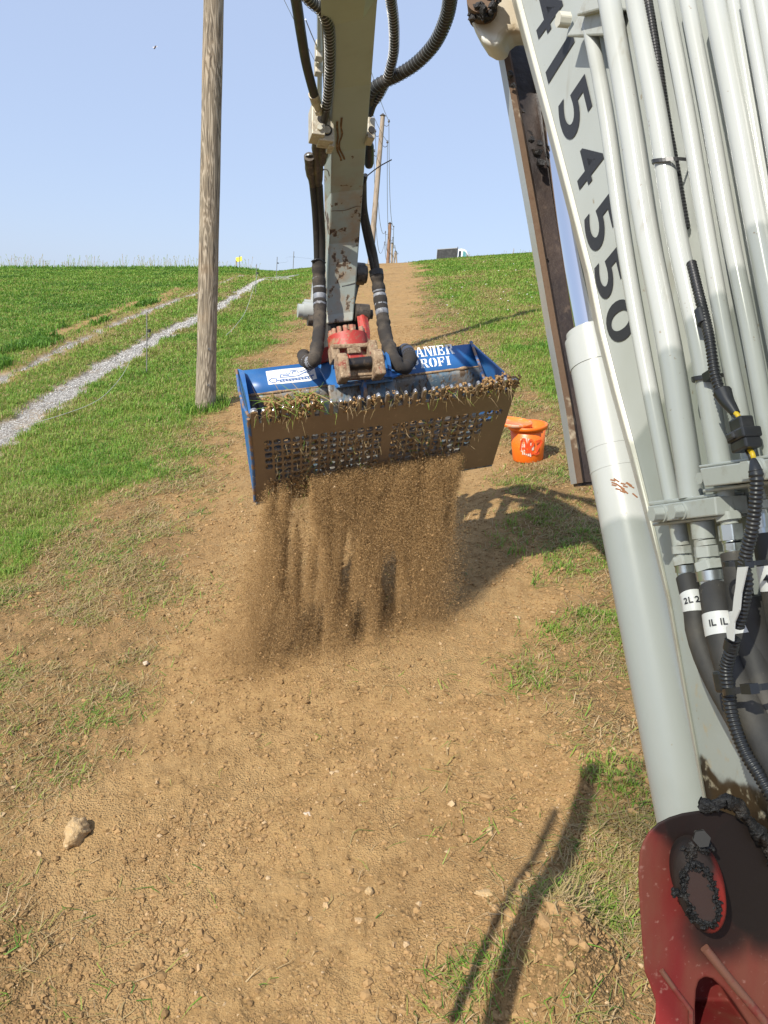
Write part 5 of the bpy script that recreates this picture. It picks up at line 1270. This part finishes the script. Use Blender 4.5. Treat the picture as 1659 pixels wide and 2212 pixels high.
# ---- soil pouring out of the sieve
def pour(n, smin, smax, coarse):
    s0 = rng.beta(1.05, 1.05, n)
    s0 = .07 + .78 * s0
    stream = .6 * fbm(s0 * 9, s0 * 0 + 3.3, 71, 2) + .4 * vnoise(s0 * 34, s0 * 0 + 7.7, 72); keep = rng.uniform(0, 1, n) < np.clip((stream - .15) * 2.2, .18, 1); s0 = s0[keep]; n = len(s0)
    t0 = np.where(rng.uniform(0, 1, n) < .6, rng.normal(.97, .05, n), rng.uniform(.72, 1.0, n)); t0 = np.clip(t0, .66, 1.02)
    p = (TL[None] * (1 - s0)[:, None] + TRt[None] * s0[:, None]) * (1 - t0)[:, None] + (BLc[None] * (1 - s0)[:, None] + BRc[None] * s0[:, None]) * t0[:, None]
    q = rng.uniform(0, 1, n) ** 1.0
    tfall = q                                             # flight time fraction
    fall = 1.34 * (.25 * tfall + .75 * tfall ** 2)        # slower, denser near the plate
    sprd = .010 + .12 * fall
    dx = rng.normal(0, 1, n) * sprd - .16 * fall * (1 - .35 * s0) + .07 * (fbm(s0 * 9, fall * 2.0, 88, 2) - .5)
    dyv = rng.normal(0, 1, n) * (.05 + .10 * fall) - .02 - .16 * fall * (1 - .6 * s0)
    p = p + np.stack([dx, dyv, -fall], 1)
    hz = T(p[:, 0], p[:, 1]); keep = p[:, 2] > hz + .0; p = p[keep]; s0 = s0[keep]; fall = fall[keep]
    # gaps and puffs in the curtain
    dens = fbm(p[:, 0] * 13 + .4 * p[:, 2], p[:, 2] * 2.2, 93, 4); keep = rng.uniform(0, 1, len(p)) < np.clip((dens - .25) * 3.0, .08, 1); p = p[keep]
    r = smin * (smax / smin) ** (rng.uniform(0, 1, len(p)) ** coarse)
    return p, r
TET = np.array([[1, 1, 1], [1, -1, -1], [-1, 1, -1], [-1, -1, 1.]]) / sqrt(3); TF_ = np.array([[0, 1, 2], [0, 3, 1], [0, 2, 3], [1, 3, 2]])
p, r = pour(4200000, .0005, .0022, 2.2)
n = len(p); rot = rng.normal(0, 1, (n, 4)); rot /= np.linalg.norm(rot, axis=1)[:, None]
w0, x0, y0, z0 = rot.T
Rm = np.stack([1 - 2 * (y0 * y0 + z0 * z0), 2 * (x0 * y0 - z0 * w0), 2 * (x0 * z0 + y0 * w0), 2 * (x0 * y0 + z0 * w0), 1 - 2 * (x0 * x0 + z0 * z0), 2 * (y0 * z0 - x0 * w0), 2 * (x0 * z0 - y0 * w0), 2 * (y0 * z0 + x0 * w0), 1 - 2 * (x0 * x0 + y0 * y0)], 1).reshape(n, 3, 3)
tv = np.einsum('nij,kj->nki', Rm, TET) * (r * 1.3)[:, None, None] + p[:, None]
fi = (np.arange(n)[:, None, None] * 4 + TF_[None]).reshape(-1, 3)
M_FALL = tintmat('falling_soil_brown', (.25, .152, .065), (.41, .262, .116), (.58, .42, .25))
print('grains', n)
fs_ = npmesh('falling_soil', tv.reshape(-1, 3), [fi], M_FALL, {'tint': np.repeat(rng.uniform(0, 1, n), 4)})
tag(fs_, 'curtain of fine brown soil pouring from the sieve bucket to the ground', 'soil', kind='stuff')
p, r = pour(22000, .0026, .008, 3.0); p = p[:6500]; r = r[:6500]
fc_ = pebbles('falling_crumbs', p, r, M_CLOD, rng.uniform(0, 1, len(p)), .25, .9)
tag(fc_, 'larger crumbs and pebbles dropping within the curtain of soil', 'soil', kind='stuff')
# ================================================================== poles, wires, fence
def wood(name, base, dark, light, sc):
    t = NT(name); n1 = t.noise(sc, 3, .5, (1, 1, .09), None, 1.6)
    b1 = t.math('SINE', t.math('MULTIPLY', n1, 70.0)); n2 = t.noise(sc * 6, 4, .6, (1, 1, .05)); n3 = t.noise(2.0, 4)
    c = t.mix(t.rng(b1, -.2, .9), base, light); c = t.mix(t.rng(b1, -1.2, -.75, 1, 0), c, dark) ; c = t.mix(t.rng(n2, .50, .68), c, dark)
    c = t.mix(t.math('MULTIPLY', t.rng(n3, .5, .7), .30), c, (.30, .19, .10))
    t.color(c); t.rough(.85); t.spec(.2); t.bump(t.math('ADD', b1, t.math('MULTIPLY', n2, 2.0)), .35, .004); return t.m
M_WOOD = wood('weathered_pole_wood', (.215, .178, .130), (.088, .072, .056), (.38, .325, .25), 7)
M_WOODF = M('far_pole_wood', (.30, .24, .18), .85, 0, [(6, (.20, .155, .11), .45, .65, 4, (1, 1, .1))])
M_WOODR = M('reddish_pole_wood', (.22, .125, .075), .85, 0, [(6, (.15, .085, .05), .45, .65, 4, (1, 1, .1))])
M_CERAM = M('insulator_glaze', (.10, .085, .075), .3)
M_WIRE = M('grey_wire', (.30, .30, .30), .5, .6)
up = np.array([0, 0, 1.0])
base = G(444, 884)
pl = thing('utility_pole', base, 'thick weathered timber utility pole with swirling grain and two bolt heads', 'utility pole', 'timber poles of the power line')
m_ = MB()
hs = np.linspace(-.3, 9.0, 60); pts = [base + up * h for h in hs]; rr = [(.126 if h > .5 else .126 + .012 * (.5 - h)) - .0018 * max(h, 0) + .0015 * sin(h * 5) for h in hs]
m_.tube(pts, rr, 40); m_.build('post', M_WOOD, pl)
for q in ((445.5, 750), (446, 828)):
    v = np.array(P(q[0] + 8, q[1], 9.0)); hgt = base[2] + (828 - q[1] + 56) / FL * 9.7
    d_ = CAM - base; d_[2] = 0; d_ /= np.linalg.norm(d_); d2 = d_ + np.array([.25, 0, 0]); d2 /= np.linalg.norm(d2)
    c = base + d2 * .122; c[2] = hgt; m_ = MB(); m_.cyl(c, c + d2 * .02, .018, 10); m_.build('bolt_head', M_SPRING, pl, bevel=.003)
an = rng.uniform(0, 2 * pi, 420); rd_ = rng.uniform(.13, .32, 420); q = np.stack([base[0] + rd_ * np.cos(an), base[1] + rd_ * np.sin(an), np.zeros(420)], 1); q[:, 2] = T(q[:, 0], q[:, 1])
tag(blades('pole_foot_grass', q, rng.uniform(.06, .22, 420), np.full(420, .011), rng.uniform(.3, 1.2, 420), None, np.clip(rng.normal(.32, .22, 420), 0, 1), M_GRASS), 'longer grass tufts around the foot of the near timber pole', 'grass', kind='stuff')
def far_pole(u_top, v_top, u_low, v_low, Z, H, r, mat, label, arms, name='utility_pole'):
    top = P(u_top, v_top, Z); b0 = top - up * H; zz = float(T(b0[0], b0[1])) - .2; b0[2] = zz
    p_ = thing(name, [b0[0], b0[1], zz + .2], label, 'utility pole', 'timber poles of the power line')
    lean = P(u_low, v_low, Z) - top; lean = lean / abs(lean[2]); foot = top + lean * (top[2] - zz)
    m = MB(); m.tube([foot, (foot + top) / 2, top], [r * 1.25, r * 1.1, r * .9], 14); m.build('post', mat, p_)
    m = MB(); m.tube([top, top + up * r * .9], [r * 1.35, r * .2], 12); m.build('pole_cap', M_STEELDK, p_)
    pins = []
    for sd_, dz in arms:
        a = top - up * dz + (foot - top) / np.linalg.norm(foot - top) * 0; e = a + np.array([sd_ * (r * .9), 0, 0]); g = a + np.array([sd_ * (r + .24), -.05, .0]); i_ = g + up * .12
        m = MB(); cv, _ = curve([e - up * .05, (e + g) / 2 - up * .12, g - up * .04, i_], .04); m.tube(cv, .016, 6); hk = m.build('insulator_hook', M_STEELDK, p_)
        m = MB(); m.tube([i_ - up * .02, i_ + up * .04, i_ + up * .07, i_ + up * .13], [.055, .075, .045, .05], 12); m.build('insulator', M_CERAM, hk); pins.append(i_ + up * .07)
    return pins
A4 = [(1, .45), (-1, 1.05), (1, 1.60), (-1, 2.15)]
p2 = far_pole(827, 250, 806, 500, 46, 10, .145, M_WOODF, 'tall pale utility pole rising right behind the excavator arm', A4)
p3 = far_pole(842.5, 483, 838, 566, 84, 7, .19, M_WOODR, 'reddish brown utility pole standing second along the skyline', A4)
p4 = far_pole(847.3, 526, 846, 566, 122, 6, .19, M_WOODF, 'grey utility pole just right of the reddish brown one', A4)
p5 = far_pole(854.5, 543, 851, 566, 150, 6, .19, M_WOODF, 'leaning strut of the farthest utility pole, its foot set left', A4[:2])
p6 = far_pole(855.5, 544, 856.5, 566, 156, 6, .17, M_WOODF, 'farthest upright utility pole at the end of the line', A4[:2])
first = [base + np.array([s_ * .4, 0, 9.0 - dz]) for s_, dz in A4]
def wire(pts, sag, r, label):
    m = MB(); out = []
    for a, e, sg in zip(pts[:-1], pts[1:], sag):
        k = np.linspace(0, 1, 24)[:, None]; q = a * (1 - k) + e * k; q[:, 2] -= (4 * sg * k * (1 - k))[:, 0]; out += list(q if not out else q[1:])
    rad = [max(.004, r * np.linalg.norm(q - CAM)) for q in out]; m.tube(out, rad, 5, True); o = m.build('overhead_wire', M_WIRE)
    return tag(o, label, 'wire', 'overhead wires of the power line')
for k, lb in enumerate(('overhead wire on the topmost right insulators of the poles', 'overhead wire on the upper left insulators of the poles', 'overhead wire on the lower right insulators of the poles', 'overhead wire on the lowest left insulators, sagging deepest')):
    pts = [first[k], p2[k], p3[k], p4[k]] + ([p5[k]] if k < 2 else [])
    wire(pts, [.6, 1.6 + .5 * k, 1.2, .4], .00030, lb)
# electric fence
M_POST = M('grey_fence_post', (.16, .16, .15), .6, 0, [(20, (.26, .25, .23), .5, .7, 3)])
FENCE = [((316, 678), (317, 808), 'nearest thin electric fence post, beside the pale gravel rut'), ((554.5, 573), (552, 637), 'thin fence post at the upper end of the gravel rut'), ((599.5, 557), (597, 600), 'thin fence post above the tangle of white cord'), ((635.5, 545), (633, 583), 'thin fence post on the skyline left of the arm')]
ins = []
for (ut, vt), (ub, vb), lb in FENCE:
    g = G(ub, vb); Zg = (g - CAM) @ CF; top = P(ut, vt, Zg); top = g + up * np.linalg.norm(top - g); o = thing('fence_post', g, lb, 'fence post', 'posts of the electric fence')
    m = MB(); m.cyl(g - up * .1, top, max(.010, .00042 * Zg), 8); m.build('rod', M_POST, o)
    i_ = top - up * (.30 * np.linalg.norm(top - g)); c = i_ + np.array([.05, -.02, 0]); m = MB(); m.tube([i_, c], max(.006, .0003 * Zg), 6); m.cyl(c - up * .02, c + up * .03, .026 if Zg < 20 else .034, 10); m.build('insulator', M_PLASTIC, o); ins.append(c)
M_CORD = M('pale_fence_cord', (.42, .43, .38), .6)
cv, _ = curve([ins[0] - up * .02, G(299, 772) + up * .28, G(270, 820) + up * .14, G(236, 862) + up * .12, G(200, 885) + up * .09, G(140, 907) + up * .08, G(60, 930) + up * .07], .15)
m_ = MB(); m_.tube(cv, .0038, 5); tag(m_.build('slack_cord', M_CORD), 'pale fence cord drooping from the nearest post into the grass', 'cord')
cv, _ = curve([ins[1] - up * .02, G(548, 655) + up * .5, G(530, 690) + up * .2, G(505, 720) + up * .12, G(488, 735) + up * .1], .2)
m_ = MB(); m_.tube(cv, .005, 5); tag(m_.build('slack_cord', M_CORD), 'fence cord drooping from the post at the end of the rut', 'cord')
m_ = MB(); far_w = [ins[2], (ins[2] + ins[3]) / 2 - up * .12, ins[3], ins[3] + np.array([5, 8, .3])]; cv, _ = curve(far_w, .4); m_.tube(cv, .004, 4); tag(m_.build('slack_cord', M_WIRE), 'faint fence cord strung between the two farthest fence posts', 'cord')
m_ = MB(); c0 = G(607, 606); pts = [c0 + np.array([rng.normal(0, .35), rng.normal(0, .45), 0]) for _ in range(22)]
for q in pts: q[2] = float(T(q[0], q[1])) + abs(rng.normal(.10, .08))
cv, _ = curve(pts, .08); m_.tube(cv, .007, 5); tag(m_.build('cord_tangle', M_CORD), 'tangled heap of white cord lying in the grass by the fence', 'cord')
# yellow sign
g = G(517, 577); Zg = (g - CAM) @ CF
sg = thing('warning_sign', g, 'small bright yellow sign board on a thin stake at the field edge', 'sign')
t_ = P(517, 553.5, Zg); m_ = MB(); m_.cyl(g - up * .2, g + up * np.linalg.norm(t_ - g), .028, 8); m_.build('stake', M_POST, sg)
m_ = MB(); m_.prism([P(u, v, Zg + .05) for u, v in ((509.5, 556.6), (522.3, 554), (523.0, 563.5), (510, 566.5))], CF * .012); m_.build('sign_board', M('bright_yellow_board', (.80, .72, .01), .5), sg)
g2 = G(512.5, 578); m_ = MB(); m_.tube([g2 - up * .1, P(509.8, 563, (g2 - CAM) @ CF)], .045, 8); tag(m_.build('short_stake', M_WOODF, None), 'short leaning stake beside the yellow sign', 'stake')

# ================================================================== lorry on the crest
ZT = 104.0
lf = P(943, 557, ZT); rt0 = P(1016, 557, ZT - .4)
dirx = rt0 - lf; dirx[2] = 0; Ltot = np.linalg.norm(dirx); dirx /= Ltot; diry = np.array([-dirx[1], dirx[0], 0]); 
roof = P(990, 538.5, ZT); gz_ = roof[2] - 2.35
trk = thing('tipper_truck', [lf[0], lf[1], gz_], 'white cab tipper truck with a dark box parked behind the crest', 'truck')
o0 = np.array([lf[0], lf[1], gz_]); W2 = 1.9
def tk(x, y, z): return o0 + dirx * x * Ltot / 4.6 + diry * y + up * z
def tbox(mb, x0, x1, y0, y1, z0, z1, mi=0): mb.hexa([tk(x0, y0, z0), tk(x1, y0, z0), tk(x1, y1, z0), tk(x0, y1, z0), tk(x0, y0, z1), tk(x1, y0, z1), tk(x1, y1, z1), tk(x0, y1, z1)], mi)
M_TWH = M('truck_white', (.78, .79, .80), .35); M_TDK = M('dark_mesh_side', (.035, .036, .038), .7, 0, [(3, (.06, .06, .062), .45, .65, 3)]); M_GLS = M('truck_glass', (.02, .03, .045), .08)
m_ = MB(); tbox(m_, 0, 2.72, 0, W2, .75, 2.05); m_.build('load_box', M_TDK, trk)
m_ = MB(); tbox(m_, -.015, .02, -.03, W2 + .03, .75, 2.16); m_.hexa([tk(0, -.03, 2.05), tk(2.75, -.03, 2.42), tk(2.75, W2, 2.42), tk(0, W2, 2.05), tk(0, -.03, 2.13), tk(2.75, -.03, 2.50), tk(2.75, W2, 2.50), tk(0, W2, 2.13)]); m_.build('box_rim', M('truck_rim_grey', (.35, .35, .36), .5), trk)
m_ = MB(); m_.hexa([tk(0, -.005, 1.9), tk(2.72, -.005, 1.9), tk(2.72, W2, 1.9), tk(0, W2, 1.9), tk(0, -.005, 2.05), tk(2.72, -.005, 2.42), tk(2.72, W2, 2.42), tk(0, W2, 2.05)]); m_.build('mesh_top', M_TDK, trk)
m_ = MB(); tbox(m_, 2.72, 2.80, -.05, W2, .75, 2.62); m_.build('head_board', M_TDK, trk)
cx = lambda x: 2.86 + (x - 2.6) * (4.72 - 2.86) / 2.15
cab_p = [(2.6, .5), (4.75, .5), (4.78, 1.25), (4.45, 1.42), (3.95, 2.15), (3.6, 2.36), (3.1, 2.40), (2.6, 2.33)]
m_ = MB(); m_.prism([tk(cx(x), 0, z) for x, z in cab_p], diry * W2, 0); m_.build('cab', M_TWH, trk, bevel=.06)
m_ = MB(); m_.prism([tk(cx(x), -.012, z) for x, z in ((2.72, 1.3), (3.10, 1.3), (3.10, 2.1), (2.72, 2.1))], diry * .02); m_.build('rear_window', M_GLS, trk)
m_ = MB(); m_.prism([tk(cx(x), -.012, z) for x, z in ((3.34, 1.3), (3.92, 1.3), (3.86, 1.95), (3.60, 2.12), (3.38, 2.12))], diry * .02); m_.build('side_window', M('tinted_side_glass', (.10, .28, .30), .1), trk)
m_ = MB(); m_.hexa([tk(cx(4.40), .12, 1.45), tk(cx(4.40), W2 - .12, 1.45), tk(cx(3.97), W2 - .12, 2.10), tk(cx(3.97), .12, 2.10), tk(cx(4.43), .12, 1.47), tk(cx(4.43), W2 - .12, 1.47), tk(cx(4.0), W2 - .12, 2.12), tk(cx(4.0), .12, 2.12)]); m_.build('windscreen', M_GLS, trk)
m_ = MB(); m_.hexa([tk(cx(3.96), -.011, 1.42), tk(cx(4.26), -.011, 1.42), tk(cx(4.0), -.011, 1.90), tk(cx(3.94), -.011, 1.95), tk(cx(3.96), .01, 1.42), tk(cx(4.26), .01, 1.42), tk(cx(4.0), .01, 1.90), tk(cx(3.94), .01, 1.95)]); m_.build('quarter_window', M_GLS, trk)
m_ = MB(); tbox(m_, cx(4.28), cx(4.36), -.22, -.04, 1.35, 1.62); m_.build('wing_mirror', M_PLASTIC, trk)
for x in (.8, 3.9):
    for y in (.1, W2 - .1):
        m_ = MB(); c = tk(x, y, .36); m_.cyl(c - diry * .12, c + diry * .12, .36, 20); m_.build('wheel', M_RUBBER, trk)
m_ = MB(); tbox(m_, 0, 4.6, .3, W2 - .3, .42, .75); m_.build('chassis', M_STEELDK, trk)

# ================================================================== orange bucket and lid
gb = G(1146, 1001); gb[2] = float(T(gb[0], gb[1])) + .002
Zb = (gb - CAM) @ CF; bs = Zb / FL                       # metres per measuring pixel there
gn = NW * .75 + up * .25; gn /= np.linalg.norm(gn)
ob = thing('plastic_bucket', gb, 'orange plastic bucket with worn white print and red sprayed letters', 'bucket')
M_OR = M('orange_plastic', (.80, .155, .010), .38, 0, [(9, (.86, .30, .03), .55, .75, 4), (16, (.62, .30, .08), .68, .78, 4)]); M_OR.node_tree.nodes['Principled BSDF'].inputs['Subsurface Weight'].default_value = .12
M_OR.node_tree.nodes['Principled BSDF'].inputs['Subsurface Radius'].default_value = (.03, .01, .004)
ex = np.cross(CF, gn); ex /= np.linalg.norm(ex); ey = np.cross(gn, ex)
R0, R1, HB = 66 * bs / 2, 80 * bs / 2, 76 * bs * 1.04
gb = gb + ey * R0 * .9
def lathe(mb, prof_, n=40, o=gb, X=ex, Y=ey, Zx=gn, mi=0):
    vs = [o + Zx * z + r * (cos(2 * pi * k / n) * X + sin(2 * pi * k / n) * Y) for r, z in prof_ for k in range(n)]
    mb.add(vs, [(i * n + k, i * n + (k + 1) % n, (i + 1) * n + (k + 1) % n, (i + 1) * n + k) for i in range(len(prof_) - 1) for k in range(n)], True, mi)
m_ = MB(); lathe(m_, [(.001, 0), (R0 * .96, 0), (R0, .01), (R1 * .97, HB), (R1 * .955, HB), (R0 * .97, .02), (.001, .015)]); m_.build('body', M_OR, ob)
m_ = MB(); lathe(m_, [(R1 * .96, HB - .03), (R1 * 1.05, HB - .032), (R1 * 1.06, HB - .004), (R1 * 1.03, HB + .004), (R1 * .95, HB)]); m_.build('rim', M_OR, ob)
cv, _ = curve([gb + gn * (HB - .02) + ex * R1 * 1.04 - ey * .02, gb + gn * (HB - .06) + ex * R1 * 1.12, gb + gn * (HB - .12) + ex * R1 * 1.10 + ey * .02, gb + gn * (HB - .13) + ex * R1 * 1.0 + ey * R1 * .45], .01)
m_ = MB(); m_.tube(cv, .003, 6); m_.build('handle', M_WIRE, ob)
def onb(x, z, off=.004):                                   # x: angle left..right, z: 0..1 height
    r = R0 + (R1 * .97 - R0) * z + off; a = -pi / 2 + x; return gb + gn * HB * z + r * (cos(a) * ex + sin(a) * ey)
m_ = MB(); a_ = .58
for x0, x1, z0, z1 in ((-.62, -.50, .34, .70), (-.50, -.28, .66, .76), (-.45, -.36, .26, .62), (-.33, -.24, .24, .74), (-.20, -.12, .50, .72), (-.21, -.10, .22, .36), (-.08, .0, .20, .60), (.03, .16, .38, .50), (.06, .14, .52, .66), (-.54, -.48, .26, .40)):
    g_ = 5; m_.add([onb(x0 + (x1 - x0) * i / g_, z) for i in range(g_ + 1) for z in (z0, z1)], [(2 * i, 2 * i + 2, 2 * i + 3, 2 * i + 1) for i in range(g_)])
m_.build('worn_print', M('worn_white_print', (.78, .60, .52), .5, 0, [(60, (.80, .24, .04), .55, .62, 4)]), ob)
m_ = MB()
def spray(pts, w=.021):
    c_ = [onb(x, z, .0065) for x, z in pts]; cv, _ = curve(c_, .012); nn = -ey; ribbon(m_, cv, w, nn)
spray([(-.62, .38), (-.52, .66), (-.38, .70), (-.28, .52), (-.26, .30)]); spray([(-.55, .44), (-.28, .44)])
spray([(-.14, .30), (-.12, .64), (.04, .66), (.10, .54), (-.08, .44), (.08, .26)])
spray([(.25, .60), (.56, .62), (.58, .57), (.24, .30), (.26, .27), (.52, .30)], .026)
m_.build('spray_letters', M('red_orange_spray', (.74, .075, .014), .6, 0, [(30, (.80, .17, .02), .52, .66, 4)]), ob)
lc = gb + gn * (HB + .030) - ex * R1 * .80 + ey * .02; lid_n = gn + ex * .12; lid_n /= np.linalg.norm(lid_n); lx = np.cross(ey, lid_n) ; lx /= np.linalg.norm(lx); ly = np.cross(lid_n, lx)
m_ = MB(); RL = R1 * 1.06; lathe(m_, [(.001, -.006), (RL * .88, -.006), (RL * .90, .004), (RL * .98, .006), (RL * 1.0, 0), (RL * 1.0, -.022), (RL * .96, -.022), (RL * .95, -.010), (.001, -.012)], 44, lc, lx, ly, lid_n)
lid = m_.build('bucket_lid', M('dusty_orange_lid', (.78, .20, .03), .42, 0, [(14, (.62, .36, .24), .5, .66, 5)]))
tag(lid, 'round orange lid lying tilted across the plastic bucket', 'lid')

# ================================================================== stones and clods on the bare strip
M_STONE = M('tan_clod', (.43, .295, .145), .95, 0, [(40, (.30, .195, .095), .5, .66, 5), (110, (.55, .42, .26), .55, .7, 4)], (90, .8, .01))
M_PALE = M('pale_stone', (.52, .42, .31), .9, 0, [(30, (.36, .27, .18), .5, .68, 5)], (80, .5, .006))
def stone(u, v, wpx, hpx, label, mat, name='stone', seed=0, cat='stone'):
    g = G(u, v); Zg = (g - CAM) @ CF; a, b_ = wpx / 2 * Zg / FL, hpx / 2 * Zg / FL
    bm_ = bmesh.new(); bmesh.ops.create_icosphere(bm_, subdivisions=4, radius=1); vv = np.array([q.co[:] for q in bm_.verts]); ff = [[q.index for q in f_.verts] for f_ in bm_.faces]; bm_.free()
    r = 1 + .42 * (fbm(vv[:, 0] * 1.3 + 7 * seed, vv[:, 1] * 1.3 + vv[:, 2] * 1.7, seed, 3) - .5) * 2 + .12 * (fbm(vv[:, 0] * 5, vv[:, 1] * 5 + vv[:, 2] * 4, seed + 3, 3) - .5)
    vv = vv * r[:, None]; vv = np.stack([vv[:, 0] * a, vv[:, 1] * b_ * 1.15, vv[:, 2] * b_ * .85], 1); c = np.array([g[0], g[1], g[2] + b_ * .45])
    m = MB(); m.add(vv + c, ff, True); return tag(m.build(name, mat, None, loc=g), label, cat)
stone(168, 1806, 58, 64, 'large tan clod with a crumbly face, lying far left on the soil', M_STONE, 'soil_clod', 3, 'clod')
stone(666, 1764, 22, 14, 'smooth flat pebble lying alone on the middle of the soil', M_PALE, 'stone', 5)
stone(797, 1928, 17, 17, 'dark jagged clod with a deep shadow on the lower middle soil', M_STONE, 'soil_clod', 8, 'clod')
stone(1354, 1728, 22, 24, 'pinkish stone at the grass edge left of the white cylinder', M_PALE, 'stone', 11)
stone(1333, 1742, 26, 26, 'tan clod touching the pinkish stone by the grass edge', M_STONE, 'soil_clod', 13, 'clod')
stone(1240, 1985, 56, 30, 'biggest pale stone half buried beside the dry grass tuft', M_PALE, 'stone', 17)
stone(315, 1435, 13, 11, 'small white stone on the cut grass left of the dust', M_PALE, 'stone', 19)
stone(1215, 1918, 22, 15, 'tan stone lying in the dark shadow strip', M_STONE, 'stone', 23)
stone(1058, 1800, 15, 20, 'upright tan clod right of the middle of the soil', M_STONE, 'soil_clod', 27, 'clod')
stone(1050, 1935, 46, 20, 'long low slab of soil crust above a small stone', M_STONE, 'soil_clod', 31, 'clod')
# small insect crossing the sky
c = P(335, 102, 2.2); bg_ = thing('flying_insect', c, 'tiny dark insect flying in the sky left of the timber pole', 'insect')
ax_ = CR * .5 + CU * .8; ax_ /= np.linalg.norm(ax_); sx = np.cross(ax_, CF)
m_ = MB(); m_.tube([c - ax_ * .006, c - ax_ * .003, c, c + ax_ * .003, c + ax_ * .005], [.0008, .0021, .0019, .0022, .001], 8); m_.build('insect_body', M('insect_brown', (.10, .07, .06), .5), bg_)
m_ = MB(); m_.add([c, c + sx * .006 - ax_ * .002, c + sx * .005 - ax_ * .005, c - ax_ * .001, c - sx * .005 + ax_ * .004, c - sx * .003 + ax_ * .006], [(0, 1, 2), (3, 4, 5)]); m_.build('insect_wings', M('insect_wing', (.45, .42, .42), .4), bg_)
# scraps of pale litter on the right-hand grass
uv = [(rng.uniform(960, 1150), 0) for _ in range(26)]
pp = []
for u, _ in uv:
    v = rng.uniform(np.interp(u, CREST_U, CREST_V) + 12, 700); pp.append(G(u, v))
pp = np.array(pp); dd = np.linalg.norm(pp - CAM, axis=1)
li = pebbles('pale_flowers', pp + up * .09, np.minimum(.0009 * dd, .022), M_GRAV, np.full(len(pp), 1.0), .3, .6); tag(li, 'scattered pale flower heads in the right-hand grass', 'flowers', kind='stuff')
